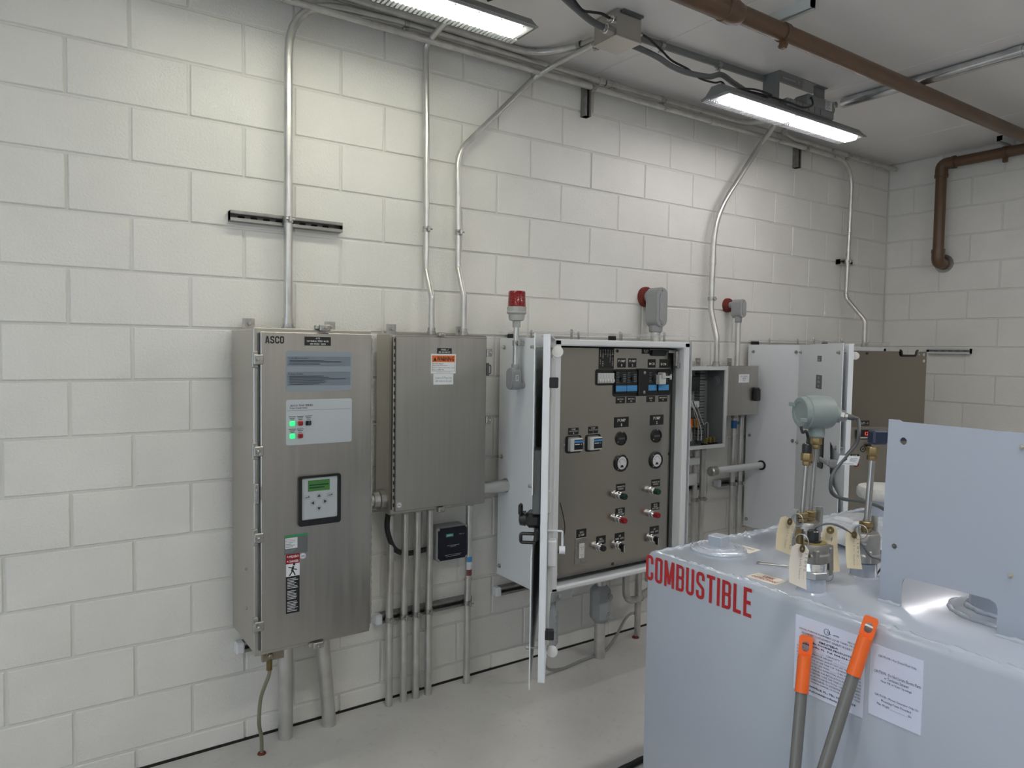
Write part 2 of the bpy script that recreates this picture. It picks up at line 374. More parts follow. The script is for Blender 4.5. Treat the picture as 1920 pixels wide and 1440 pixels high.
# ================================================================== LARGE CABINETS
def rrect(x0, y0, x1, y1, r, n=4):
    out = []
    for cx, cy, a in ((x1-r, y0+r, -90), (x1-r, y1-r, 0), (x0+r, y1-r, 90), (x0+r, y0+r, 180)):
        for k in range(n+1):
            t = math.radians(a+90*k/n); out.append((cx+r*math.cos(t), cy+r*math.sin(t)))
    return out
def circ(cx, cy, r, n=16): return [(cx+r*math.cos(2*math.pi*i/n), cy+r*math.sin(2*math.pi*i/n)) for i in range(n)]
def bars(x0, x1, ys, th, mi, widths):
    return [('q', x0, y-th/2, x0+(x1-x0)*w, y+th/2, mi) for y, w in zip(ys, widths)]
def clamp_y(par, x, z, y, side):           # toggle clamp on a cabinet edge
    mb = MB(); mb.box(x-.014, y-.012, z-.03, x+.006, y+.004, z+.03, c=.002); mb.box(x-.012, y-.026, z-.018, x+.022*side, y-.010, z+.018, c=.003)
    bolt(mb, (x, y-.026, z), (0, -1, 0), .006, .010)
    return emit('clamp', mb, M_ZINC, par)
def tab(par, x, z, y=-.04):
    mb = MB(); mb.box(x-.024, y-.004, z-.025, x+.024, y, z+.022, c=.003); bolt(mb, (x, y-.004, z), (0, -1, 0), .008, .010)
    return emit('mounting_tab', mb, M_ZINC, par)
# ---------------- transfer switch cabinet
c1 = thing('transfer_switch_cabinet', 'tall stainless steel transfer switch cabinet, leftmost on the wall, with green lit buttons', 'cabinet', (.775, -.2, .50))
mb = MB(); mb.box(.549, -.372, .497, .995, -.04, 1.697, c=.006); mb.box(.546, -.376, .494, .998, -.364, 1.700, c=.003)
emit('enclosure', mb, M_SS, c1)
mb = MB(); mb.box(.566, -.395, .512, .992, -.376, 1.686, c=.003); emit('door', mb, M_SS, c1)
mb = MB(); mb.box(.5605, -.384, .517, .5655, -.376, 1.68, c=.001); emit('door_gasket', mb, M_DGREY, c1)
mb = MB(); mb.cyl((.9955, -.386, .53), (.9955, -.386, 1.67), .0045, 8)
for k in range(38): mb.box(.993, -.3912, .545+k*.03, .9995, -.3895, .556+k*.03)
emit('hinge', mb, M_ZINC, c1)
for z in (1.585, 1.254, .938, .612): clamp_y(c1, .553, z, -.376, 1)
mb = MB(); mb.box(.545, -.39, 1.06, .562, -.376, 1.135, c=.003); mb.tube(fillet([(.549, -.386, 1.075), (.549, -.402, 1.075), (.549, -.402, 1.12), (.549, -.386, 1.12)], .008), .003, 8)
emit('hasp', mb, M_ZINC, c1)
for x, z in ((.80, 1.703), (.777, .492)):
    mb = MB(); mb.box(x-.03, -.39, z-.004, x+.03, -.366, z+.012, c=.003); mb.box(x-.018, -.405, z-.010, x+.022, -.386, z+.014, c=.003); bolt(mb, (x, -.405, z+.002), (0, -1, 0), .006, .009); emit('clamp', mb, M_ZINC, c1)
tab(c1, .615, 1.722); tab(c1, .953, 1.720)
YD = -.395
def c1p(name, x0, z0, x1, z1, bg, items, mats=None, th=.0012, label=None): return printed(name, c1, (0, YD, 0), X_, Z_, x0, z1, x1, z0, bg, items, mats, th, label)
mb = MB(); Wl, Hl, x = .0152, .0265, .582
for c in 'ASCO':
    fr = (lambda x: (lambda p: Vector((x+p.x, YD-.0006-p.z, 1.6435+p.y))))(x); glyph(mb, c, fr, Wl, Hl, .0048); x += Wl+.0022
emit('lettering', mb, M_PRINTK, c1, smooth=False)
c1p('nameplate', .725, 1.671, .826, 1.638, M_BLKMAT, [('t', 'ATS', .5, .83, .17, .18, 1), ('t', 'NORMAL FEED MCB', .5, .5, .82, .19, 1), ('t', 'EM FEED GEN', .5, .19, .58, .19, 1)], label='black engraved plate reading ATS NORMAL FEED MCB EM FEED GEN')
def c1panel(name, x0, z0, x1, z1, bgm, extra, mats):
    mb = MB(); mb.prism(rrect(x0, z1, x1, z0, .008), (0, YD, 0), X_, Z_, .002)
    w, h = x1-x0, z0-z1; o = (0, YD-.002, 0)
    for it in extra:
        if it[0] == 't': mb.text(it[1], o, X_, Z_, it[2], it[3], it[4], it[5], mi=it[6], bold=.02)
        else: mb.quad(o, X_, Z_, it[1], it[2], it[3], it[4], mi=it[5])
    return emit(name, mb, [bgm]+mats, c1, smooth=False)
ex = [('q', .660, 1.561, .904, 1.597, 1), ('q', .660, 1.489, .904, 1.540, 1), ('t', 'To Start Manual Operation:', .702, 1.5905, .076, .006, 2), ('t', 'To Reset a Transfer:', .692, 1.5325, .056, .006, 2)]
for zz, ww in ((1.5825, .13), (1.5775, .20), (1.5695, .115), (1.524, .13), (1.5185, .15), (1.513, .215), (1.507, .13), (1.501, .14), (1.4945, .115)): ex.append(('q', .668, zz-.0011, .668+ww, zz+.0011, 2))
c1panel('instruction_panel', .656, 1.617, .909, 1.467, M_PANEL1, ex, [M_PANEL2, M_PRINTK])
ex = [('t', 'ASCO 7000 SERIES', .714, 1.4155, .086, .0075, 1), ('t', 'Power Transfer Switch', .703, 1.4065, .064, .006, 1), ('q', .660, 1.3965, .905, 1.398, 2)]
for cx, zz in ((.679, 1.371), (.709, 1.371), (.740, 1.371), (.679, 1.324), (.709, 1.324)):
    for q in range(3): ex.append(('q', cx-.013+.003*q, zz+.004-.006*q-.001, cx+.013-.003*q, zz+.004-.006*q+.001, 1))
lp = c1panel('control_panel', .656, 1.437, .910, 1.269, M_PANEL3, ex, [M_PRINTK, M_PRINTG])
for x0, z0, m in ((.669, 1.341, M_GRNLIT), (.669, 1.294, M_GRNLIT), (.699, 1.341, M_REDB), (.699, 1.294, M_REDB)):
    mb = MB(); mb.box(x0, YD-.010, z0, x0+.019, YD-.002, z0+.018, c=.003); emit('button', mb, m, lp)
mb = MB(); mb.box(.728, YD-.006, 1.340, .750, YD-.002, 1.358, c=.002); mb.box(.735, YD-.018, 1.341, .743, YD-.006, 1.357, c=.003); emit('selector_switch', mb, M_BLACK, lp)
mb = MB(); mb.plate(rrect(.700, .962, .864, 1.151, .01), [rrect(.713, .985, .851, 1.142, .004)], (0, YD, 0), X_, Z_, .012); ct = emit('controller_bezel', mb, M_BLACK, c1, ang=.5)
mb = MB(); mb.prism(rrect(.712, .984, .852, 1.143, .002), (0, YD, 0), X_, Z_, .006); emit('keypad', mb, M_PANEL3, ct, smooth=False)
mb = MB(); mb.box(.737, YD-.0075, 1.091, .821, YD-.006, 1.132); mb.quad((0, YD-.0075, 0), X_, Z_, .742, 1.112, .816, 1.116, mi=1); mb.quad((0, YD-.0075, 0), X_, Z_, .742, 1.102, .80, 1.106, mi=1); emit('display', mb, [M_LCD, M_GRNB], ct, smooth=False)
for x, z, a in ((.779, 1.071, 90), (.802, 1.048, 0), (.756, 1.046, 180), (.779, 1.024, -90), (.823, 1.070, None), (.734, 1.069, None)):
    mb = MB(); o = (0, YD-.006, 0)
    if a is None:
        mb.prism(rrect(x-.013, z-.009, x+.013, z+.009, .003), o, X_, Z_, .002); mb.quad((0, YD-.008, 0), X_, Z_, x-.008, z-.001, x+.007, z+.001, mi=1); mb.quad((0, YD-.008, 0), X_, Z_, x+.004, z-.001, x+.007, z+.005, mi=1)
    else:
        mb.prism(circ(x, z, .0115), o, X_, Z_, .002); t = math.radians(a)
        tri = [(x+.0075*math.cos(t+k*2.0944), z+.0075*math.sin(t+k*2.0944)) for k in range(3)]
        mb.add([(p[0], YD-.0084, p[1]) for p in tri], [(0, 1, 2)], 1)
    emit('key', mb, [M_KEY, M_PRINTK], ct, smooth=False)
c1p('sticker', .651, .933, .738, .862, M_STKG, [('q', 0, .9, 1, 1, 1), ('q', .03, .30, .55, .86, 2)]+bars(.06, .50, (.78, .70, .62, .54, .46, .38), .025, 3, (.6, .9, .8, .5, .9, .7))+bars(.04, .5, (.2, .12), .03, 4, (.9, .7)), [M_GREEN, M_PAPER, M_PRINTK, M_PRINTG])
dg = c1p('danger_sticker', .656, .862, .707, .638, M_BLKMAT, [('q', 0, .835, 1, 1, 2), ('q', 0, .625, 1, .835, 1), ('t', 'PELIGRO', .6, .955, .7, .042, 1, .03), ('t', 'DANGER', .6, .875, .66, .042, 1, .03)]+bars(.1, .9, [.585-.026*i for i in range(22)], .009, 1, [random.uniform(.6, 1) if i not in (7, 14) else 0 for i in range(22)]), [M_PAPER, M_REDB, M_PRINTK], label='tall red, white and black danger sticker in two languages')
mb = MB(); o = Vector((0, YD-.0016, 0))     # falling figure pictogram and warning triangles
for cx, cz, a, ln, th in ((.681, .806, 70, .020, .007), (.690, .803, -15, .016, .004), (.672, .811, 165, .014, .004), (.6745, .789, -125, .020, .0045), (.686, .790, -65, .020, .0045)):
    t = math.radians(a); dx, dz = math.cos(t), math.sin(t)
    mb.add([o+V(cx-dx*ln/2+dz*th/2, 0, cz-dz*ln/2-dx*th/2), o+V(cx+dx*ln/2+dz*th/2, 0, cz+dz*ln/2-dx*th/2), o+V(cx+dx*ln/2-dz*th/2, 0, cz+dz*ln/2+dx*th/2), o+V(cx-dx*ln/2-dz*th/2, 0, cz-dz*ln/2+dx*th/2)], [(0, 1, 2, 3)])
mb.add([o+V(p[0], 0, p[1]) for p in circ(.6865, .822, .0045)], [list(range(16))])
emit('pictogram', mb, M_PRINTK, c1, smooth=False)
mb = MB()
for z in (.851, .833): mb.add([(.659, YD-.0018, z), (.666, YD-.0018, z), (.6625, YD-.0018, z+.006)], [(0, 1, 2)])
emit('warning_triangles', mb, M_PAPER, c1, smooth=False)
mb = MB(); mb.prism(circ(.720, .848, .0115), (0, YD, 0), X_, Z_, .001); mb.plate(circ(.720, .848, .0095), [circ(.720, .848, .0085)], (0, YD-.001, 0), X_, Z_, .0003, mi=1); mb.quad((0, YD-.001, 0), X_, Z_, .714, .846, .726, .850, mi=1); emit('round_sticker', mb, [M_PAPER, M_PRINTG], c1, smooth=False)
for y, z in ((-.26, .79), (-.26, .64)):
    mb = MB(); bolt(mb, (.549, y, z), (-1, 0, 0), .004, .006); emit('side_bolt', mb, M_ZINC, c1)
mb = MB(); mb.box(.583, -.345, .452, .665, -.33, .497, c=.002); bolt(mb, (.612, -.345, .474), (0, -1, 0), .010, .012); emit('ground_bracket', mb, mat('tarnished_bracket', (.30, .26, .20), .45, .8), c1)
# ---------------- lighting panelboard cabinet
c2 = thing('panelboard_cabinet', 'stainless steel wall cabinet with an orange WARNING sticker on its plain door', 'cabinet', (1.41, -.12, .93))
mb = MB(); mb.box(1.168, -.188, .905, 1.662, -.04, 1.697, c=.006); emit('enclosure', mb, M_SS, c2)
mb = MB(); mb.box(1.186, -.206, .922, 1.648, -.189, 1.686, c=.003); emit('door', mb, M_SS, c2)
mb = MB(); mb.cyl((1.181, -.196, .93), (1.181, -.196, 1.68), .006, 8)
for k in range(23): mb.box(1.1785, -.2035, .945+k*.0325, 1.1845, -.2005, .960+k*.0325, mi=1)
emit('piano_hinge', mb, [M_ZINC, M_DARK], c2)
mb = MB(); mb.box(1.395, -.21, 1.688, 1.43, -.186, 1.706, c=.003); bolt(mb, (1.412, -.21, 1.697), (0, -1, 0), .006, .010); emit('clamp', mb, M_ZINC, c2)
for z in (1.618, 1.303):
    mb = MB(); mb.box(1.648, -.212, z-.018, 1.676, -.19, z+.018, c=.003); bolt(mb, (1.664, -.212, z), (0, -1, 0), .006, .010); emit('clamp', mb, M_ZINC, c2)
mb = MB(); mb.box(1.655, -.2, 1.51, 1.668, -.185, 1.57, c=.002); mb.tube(fillet([(1.666, -.195, 1.56), (1.678, -.195, 1.56), (1.678, -.195, 1.52), (1.666, -.195, 1.52)], .006), .003, 8); emit('hasp', mb, M_DGREY, c2)
mb = MB(); mb.box(1.40, -.212, .895, 1.432, -.186, .918, c=.003); bolt(mb, (1.416, -.212, .905), (0, -1, 0), .006, .010); emit('clamp', mb, M_ZINC, c2)
tab(c2, 1.239, 1.719); tab(c2, 1.60, 1.719)
Y2 = -.206
printed('nameplate', c2, (0, Y2, 0), X_, Z_, 1.386, 1.611, 1.460, 1.636, M_BLKMAT, [('t', 'PANEL L1', .5, .72, .5, .3, 1), ('t', 'FED FROM ATS', .5, .27, .8, .3, 1)])
printed('warning_sticker', c2, (0, Y2, 0), X_, Z_, 1.355, 1.523, 1.482, 1.610, M_PAPER, [('q', .04, .58, .96, .92, 1), ('t', 'WARNING', .57, .75, .68, .25, 2, .03),
    ('t', 'Arc Flash Hazard.', .28, .50, .44, .062, 2), ('t', 'Appropriate PPE Required.', .36, .40, .60, .062, 2), ('t', 'Failure to comply can result in death or injury.', .50, .29, .88, .062, 2), ('t', 'Refer to NFPA 70E.', .29, .19, .46, .062, 2), ('q', .22, .06, .78, .075, 3),
    ('q', .04, .115, .96, .122, 2), ('q', .04, .115, .048, .58, 2), ('q', .952, .115, .96, .58, 2)], [M_ORPR, M_PRINTK, M_PRINTG], label='white sticker with orange WARNING band')
mb = MB(); mb.add([(1.366, Y2-.0018, 1.579), (1.384, Y2-.0018, 1.579), (1.375, Y2-.0018, 1.597)], [(0, 1, 2)]); emit('warning_triangle', mb, M_PRINTK, c2, smooth=False)
printed('caution_label', c2, (0, Y2, 0), X_, Z_, 1.368, 1.473, 1.469, 1.521, M_PAPER, [('t', 'Caution B Phase has', .5, .64, .84, .2, 1, 0), ('t', '240 Volts to Ground', .5, .34, .82, .2, 1, 0)], [M_PRINTG])
mb = MB(); mb.prism(circ(1.206, .95, .012), (0, Y2, 0), X_, Z_, .001); mb.plate(circ(1.206, .95, .0098), [circ(1.206, .95, .0088)], (0, Y2-.001, 0), X_, Z_, .0003, mi=1); mb.quad((0, Y2-.001, 0), X_, Z_, 1.200, .948, 1.212, .952, mi=1); emit('round_sticker', mb, [M_PAPER, M_PRINTG], c2, smooth=False)
# ---------------- sun-shielded enclosures
def doorM(hx, hy, a):
    t = math.radians(a); d = Vector((math.cos(t), -math.sin(t), 0)); n = Vector((-math.sin(t), -math.cos(t), 0))
    # local (u, off, z) -> world
    return Matrix(((d.x, n.x, 0, hx), (d.y, n.y, 0, hy), (0, 0, 1, 0), (0, 0, 0, 1))), d, n
ZB, ZT, YF, YB = .512, 1.685, -.45, -.04
def shielded(root, x0, ang, holes_side):
    x1 = x0+.897
    mb = MB()
    mb.box(x0, YB-.004, ZB, x1, YB, ZT); mb.box(x0, YF, ZB, x0+.003, YB, ZT); mb.box(x1-.003, YF, ZB, x1, YB, ZT); mb.box(x0, YF, ZT-.003, x1, YB, ZT); mb.box(x0, YF, ZB, x1, YB, ZB+.003)
    emit('enclosure', mb, M_WHITE, root, smooth=False)
    mb = MB()
    mb.box(x0, YF-.006, ZT-.030, x1, YF+.012, ZT+.001, c=.006); mb.box(x0, YF-.006, ZB-.001, x1, YF+.012, ZB+.026, c=.008)
    mb.box(x0, YF-.006, ZB, x0+.040, YF+.012, ZT, c=.006); mb.box(x1-.040, YF-.006, ZB, x1, YF+.012, ZT, c=.006)
    mb.box(x0+.037, YF+.006, ZB+.022, x0+.041, YF+.05, ZT-.026); mb.box(x1-.041, YF+.006, ZB+.022, x1-.037, YF+.05, ZT-.026)
    emit('front_frame', mb, M_WHITE, root)
    xl = x0-.023
    mb = MB(); mb.plate([(YB, .500), (YB, 1.69), (YF, 1.69), (YF, .500)], [circ(y, z, r) for y, z, r in holes_side], (xl, 0, 0), Y_, Z_, .003); sh = emit('side_shield', mb, M_WHITE, root, smooth=False)
    for y, z in ((-.08, 1.645), (-.39, 1.645), (-.07, 1.10), (-.385, 1.10), (-.065, .547), (-.36, .547)):
        mb = MB(); bolt(mb, (xl, y, z), (-1, 0, 0), .0065, .013); mb.cyl((xl, y, z), (x0+.001, y, z), .004, 8); emit('shield_bolt', mb, M_ZINC, sh)
    mb = MB(); mb.box(x1+.020, YF, .500, x1+.023, YB, 1.69); emit('side_shield', mb, M_WHITE, root, smooth=False)
    mb = MB(); mb.box(x0-.03, YF-.012, 1.7165, x1+.03, YB, 1.719); ts = emit('top_shield', mb, mat('clear_acrylic', (.85, .87, .88), .12, alpha=.35), root, smooth=False)
    for x in (.14, .45, .76):
        for y in (-.08, -.40):
            mb = MB(); bolt(mb, (x0+x, y, 1.719), Z_, .0065, .013); mb.cyl((x0+x, y, ZT), (x0+x, y, 1.719), .0055, 8); emit('shield_bolt', mb, M_ZINC, ts)
    for a, b, cc in ((.04, .10, -.02), (.56, .60, -.20)):
        mb = MB(); mb.box(x0+a, cc-.012, ZT, x0+b, cc+.012, 1.714, c=.003); emit('lifting_lug', mb, M_BLACK, root)
    # door
    M, d, n = doorM(x0, YF-.008, ang); w = .905; zb, zt = .520, 1.687
    mb = MB(M)
    mb.box(.004, 0.020, zb, w, .0235, zt); mb.box(.004, 0, zb, .010, .0225, zt, c=.001); mb.box(w-.008, 0, zb, w, .0235, zt, c=.003); mb.box(.004, 0, zb, w, .0225, zb+.006, c=.001); mb.box(.004, 0, zt-.006, w, .0225, zt, c=.001)
    door = emit('door', mb, M_WHITE, root)
    mb = MB(M); mb.box(.03, .010, zb+.03, w-.03, .0195, zb+.045, c=.003); mb.box(.03, .010, zt-.045, w-.03, .0195, zt-.03, c=.003); mb.box(.03, .010, zb+.03, .045, .0195, zt-.03, c=.003); mb.box(w-.045, .010, zb+.03, w-.03, .0195, zt-.03, c=.003)
    emit('gasket', mb, M_GASK, door)
    mb = MB(M); mb.cyl((w-.075, -.004, zb+.10), (w-.075, -.004, zt-.08), .006, 8); mb.box(w-.10, -.010, 1.08, w-.055, .018, 1.16, c=.004)
    rod = emit('latch_rod', mb, M_LGREY, root)
    for z in (zb+.085, zt-.058):
        mb = MB(M); s = -1 if z < 1 else 1
        mb.box(w-.082, -.004, z-.012 if s > 0 else z, w-.068, .0, z if s > 0 else z+.05); mb.lathe((w-.06, -.022, z), (1, 0, 0), [(.004, -.004), (.0185, -.004), (.020, 0), (.0185, .010), (.004, .012)], 16); emit('latch_roller', mb, M_PRINTW, rod)
    # door shield
    poly = [(.0, .500), (w+.012, .500), (w+.012, .945), (w-.11, .985), (w-.15, 1.03), (w-.17, 1.19), (w-.02, 1.155), (w+.012, 1.155), (w+.012, 1.69), (.0, 1.69)]
    org = M @ Vector((0, .050, 0))
    mb = MB(); mb.prism(poly, org, d, Z_, .003); ds = emit('door_shield', mb, M_WHITE, root, smooth=False)
    for u, z in ((.055, 1.644), (.86, 1.644), (.04, 1.10), (.86, 1.175), (.055, .547), (.86, .62)):
        mb = MB(M); bolt(mb, (u, .053, z), (0, 1, 0), .0065, .013); mb.cyl((u, .0235, z), (u, .053, z), .004, 8); emit('shield_bolt', mb, M_ZINC, ds)
    return M, d, n, door, ds
c3 = thing('pump_control_panel', 'white pump control cabinet with its door swung open, showing PUMP 1 and PUMP 2 controls', 'cabinet', (2.30, -.24, .51))
M3, d3, n3, door3, ds3 = shielded(c3, 1.855, 129.0, [(-.107, .962, .036)])
c4 = thing('level_control_panel', 'white control cabinet in the far corner with open door and tilted steel LIT-1 panel', 'cabinet', (4.25, -.24, .51))
M4, d4, n4, door4, ds4 = shielded(c4, 3.80, 134.0, [(-.167, .915, .03)])
# door handles
mb = MB(M3); mb.box(.80, .0235, 1.035, .88, .075, 1.085, c=.012); mb.lathe((.84, .075, 1.06), (0, 1, 0), [(.026, 0), (.024, .02), (.012, .024)], 16); mb.box(.855, .030, .995, .90, .045, 1.035, c=.006)
mb.tube(fillet([(.87, .04, .985), (.87, .09, .985), (.87, .09, 1.015), (.87, .04, 1.015)], .008), .006, 8); mb.box(.845, .085, 1.075, .875, .10, 1.115, c=.006)
emit('door_handle', mb, M_BLACK, c3)
mb = MB(M3); mb.box(.79, .0235, 1.085, .89, .052, 1.30, c=.004); emit('handle_backing', mb, M_DGREY, c3)
for z in (1.51, .665):
    mb = MB(M3); mb.box(.885, -.028, z, .905, .004, z+.035, c=.003); emit('rod_guide', mb, M_BLACK, c3)
mb = MB(M3); mb.tube(fillet([(.84, .0, 1.02), (.84, -.05, 1.02), (.84, -.05, .96)], .006), .004, 8); mb.cyl((.84, -.04, .955), (.84, -.06, .955), .014, 12); mb.box(.82, -.03, .90, .86, .0, .99, c=.004); emit('latch_pull', mb, M_PAPER, c3)
o4 = M4 @ Vector((0, .053, 0))
mb = MB(); mb.plate(rrect(.315, 1.03, .63, 1.215, .02), [rrect(.36, 1.05, .585, 1.195, .01)], o4, d4, Z_, .008); emit('window_frame', mb, M_BLACK, c4, smooth=False)
mb = MB(); mb.prism(rrect(.362, 1.052, .583, 1.193, .01), o4, d4, Z_, .003); emit('window_pane', mb, M_PANEL1, c4, smooth=False)
mb = MB(M4); mb.box(.80, .0235, 1.07, .84, .075, 1.11, c=.008); mb.box(.66, .070, 1.078, .83, .085, 1.102, c=.006); emit('door_handle', mb, M_GREYFIT, c4)
printed('door_plate', c4, o4, d4, Z_, .44, 1.595, .525, 1.626, M_STKG, [('t', 'A', .5, .7, .14, .3, 1), ('t', 'PANEL', .5, .28, .55, .28, 1)], [M_PAPER])
printed('door_plate', c4, o4, d4, Z_, .425, 1.447, .545, 1.522, M_STKG, [('t', 'LS', .5, .80, .24, .16, 1), ('t', 'STA', .5, .50, .46, .16, 1), ('t', '62', .5, .20, .26, .16, 1)], [M_PAPER])
# ---------------- pump panel dead front and devices
YP = -.38
mb = MB(); mb.box(1.925, YP, .545, 2.708, YP+.004, 1.648, c=.001); emit('dead_front', mb, M_SSH, c3, smooth=False)
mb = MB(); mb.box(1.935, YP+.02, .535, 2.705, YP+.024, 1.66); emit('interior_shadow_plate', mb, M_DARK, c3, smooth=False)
def pl(x0, z0, x1, z1, items, name='legend_plate', label=None): return printed(name, c3, (0, YP, 0), X_, Z_, x0, z1, x1, z0, M_BLKMAT, items, [M_PRINTW], .0015, label)
cols = ('AREA LTS', 'FLGHT PNL', 'RTU', 'GFCI', 'CONTROL', 'CAM LIGHT')
pl(2.186, 1.648, 2.284, 1.546, [('t', '\n'.join(c), .09+.163*i, .95-.047*len(c), .065, .088*len(c), 1) for i, c in enumerate(cols)], label='black circuit legend with six columns of vertical lettering')
pl(2.309, 1.599, 2.365, 1.553, [('t', 'PUMP', .5, .70, .86, .26, 1), ('t', '1', .5, .25, .10, .25, 1)])
pl(2.383, 1.599, 2.438, 1.553, [('t', 'PUMP', .5, .70, .86, .26, 1), ('t', '2', .5, .25, .18, .25, 1)])
pl(2.521, 1.596, 2.576, 1.552, [('t', 'MCB', .5, .45, .72, .28, 1)]); pl(2.606, 1.596, 2.663, 1.551, [('t', 'ECB', .5, .42, .70, .26, 1)])
pl(2.476, 1.648, 2.533, 1.623, [('t', 'EM. GEN\nRECEPT\nBOX', .5, .5, .6, .7, 1)])
for x0, x1, a, b in ((2.304, 2.365, 'MOTOR 1', '20'), (2.377, 2.439, 'MOTOR 2', '20'), (2.517, 2.578, 'MAIN', '70'), (2.606, 2.668, 'EMERGENCY', '70')):
    pl(x0, 1.405, x1, 1.373, [('t', a, .5, .66, .1*len(a), .22, 1), ('t', b, .5, .3, .2, .22, 1)])
pl(2.295, 1.304, 2.394, 1.252, [('t', 'PUMP', .5, .68, .56, .3, 1), ('t', '1', .5, .25, .06, .27, 1)]); pl(2.546, 1.305, 2.644, 1.252, [('t', 'PUMP', .5, .68, .52, .3, 1), ('t', '2', .5, .25, .10, .27, 1)])
for x0, nn in ((2.003, '1'), (2.127, '2')): pl(x0, 1.265, x0+.062, 1.232, [('t', 'PUMP', .5, .78, .4, .2, 1), ('t', 'PROTECTION', .5, .5, .84, .18, 1), ('t', nn, .5, .2, .07, .2, 1)])
for x0, z0, x1, z1, t in ((2.319, .965, 2.380, .926, 'PUMP MOTOR\nRUNNING'), (2.568, .965, 2.630, .927, 'PUMP MOTOR\nRUNNING'), (2.318, .842, 2.381, .801, 'MOTOR\nFAILURE\nPUSH TO RESET'), (2.571, .841, 2.630, .803, 'MOTOR\nFAILURE\nPUSH TO RESET'), (2.317, .715, 2.382, .670, 'OFF\nHAND    AUTO'), (2.564, .717, 2.630, .673, 'OFF\nHAND    AUTO'), (2.194, .716, 2.255, .673, 'BELL\nSILENCE'), (2.066, .767, 2.127, .722, 'GFCI\n20 AMP')):
    pl(x0, z0, x1, z1, [('t', t, .5, .5, .86 if len(t) > 12 else .62, .26*(t.count('\n')+1), 1)])
# breaker openings
mb = MB(); mb.prism(rrect(2.166, 1.465, 2.292, 1.545, .012), (0, YP, 0), X_, Z_, .003); b1 = emit('breaker_opening', mb, M_BLACK, c3, smooth=False)
mb = MB(); mb.prism(rrect(2.281, 1.407, 2.692, 1.545, .016), (0, YP, 0), X_, Z_, .003); b2 = emit('breaker_opening', mb, M_BLACK, c3, smooth=False)
for i in range(6):
    mb = MB(); x = 2.176+i*.0178; mb.box(x+.0005, YP-.010, 1.476, x+.0172, YP-.003, 1.526, c=.001); mb.box(x+.003, YP-.018, 1.482, x+.0145, YP-.010, 1.497, c=.002, mi=1); emit('small_breaker', mb, [M_LGREY, M_PRINTW], b1)
for x0, x1 in ((2.292, 2.363), (2.366, 2.438), (2.517, 2.576), (2.591, 2.666)):
    mb = MB(); mb.box(x0, YP-.012, 1.425, x1, YP-.003, 1.535, c=.002); mb.quad((0, YP-.012, 0), X_, Z_, x0, 1.434, x1, 1.463, mi=1)
    for k in range(7): mb.quad((0, YP-.012, 0), X_, Z_, x0+.003, 1.526-k*.008, x0+.022-.006*(k % 3 == 1), 1.5275-k*.008, mi=2)
    for k in range(5): mb.quad((0, YP-.012, 0), X_, Z_, x0+.046, 1.516-k*.009, min(x0+.066, x1-.002), 1.519-k*.009, mi=2)
    mb.box(x0+.028, YP-.022, 1.485, x0+.040, YP-.012, 1.508, c=.002, mi=0)
    emit('breaker', mb, [M_BLKMAT, M_BLUEL, M_PRINTG], b2, smooth=False)
mb = MB(); mb.box(2.446, YP-.016, 1.409, 2.515, YP-.003, 1.547, c=.004); bolt(mb, (2.485, YP-.016, 1.527), (0, -1, 0), .005, .004, 1); bolt(mb, (2.484, YP-.016, 1.427), (0, -1, 0), .005, .004, 1); emit('breaker_bar', mb, [M_BLACK, M_ZINC], b2)
mb = MB(); mb.box(2.568, YP-.04, 1.466, 2.618, YP-.012, 1.515, c=.003); mb.box(2.580, YP-.05, 1.498, 2.604, YP-.012, 1.527, c=.003); mb.cyl((2.618, YP-.03, 1.503), (2.662, YP-.03, 1.505), .006, 10); mb.cyl((2.66, YP-.03, 1.49), (2.66, YP-.03, 1.518), .005, 8); emit('interlock', mb, M_LGREY, b2)
mb = MB(); mb.prism(rrect(2.54, 1.612, 2.645, 1.645, .015), (0, YP, 0), X_, Z_, .012); emit('receptacle_opening', mb, M_BLACK, c3, smooth=False)
mb = MB(); mb.box(2.645, YP-.03, 1.628, 2.70, YP, 1.645, c=.003); mb.box(2.685, YP-.045, 1.56, 2.706, YP-.02, 1.64, c=.003); mb.box(2.69, YP-.05, 1.55, 2.712, YP-.03, 1.575, c=.002); emit('panel_latch', mb, M_ZINC, c3)
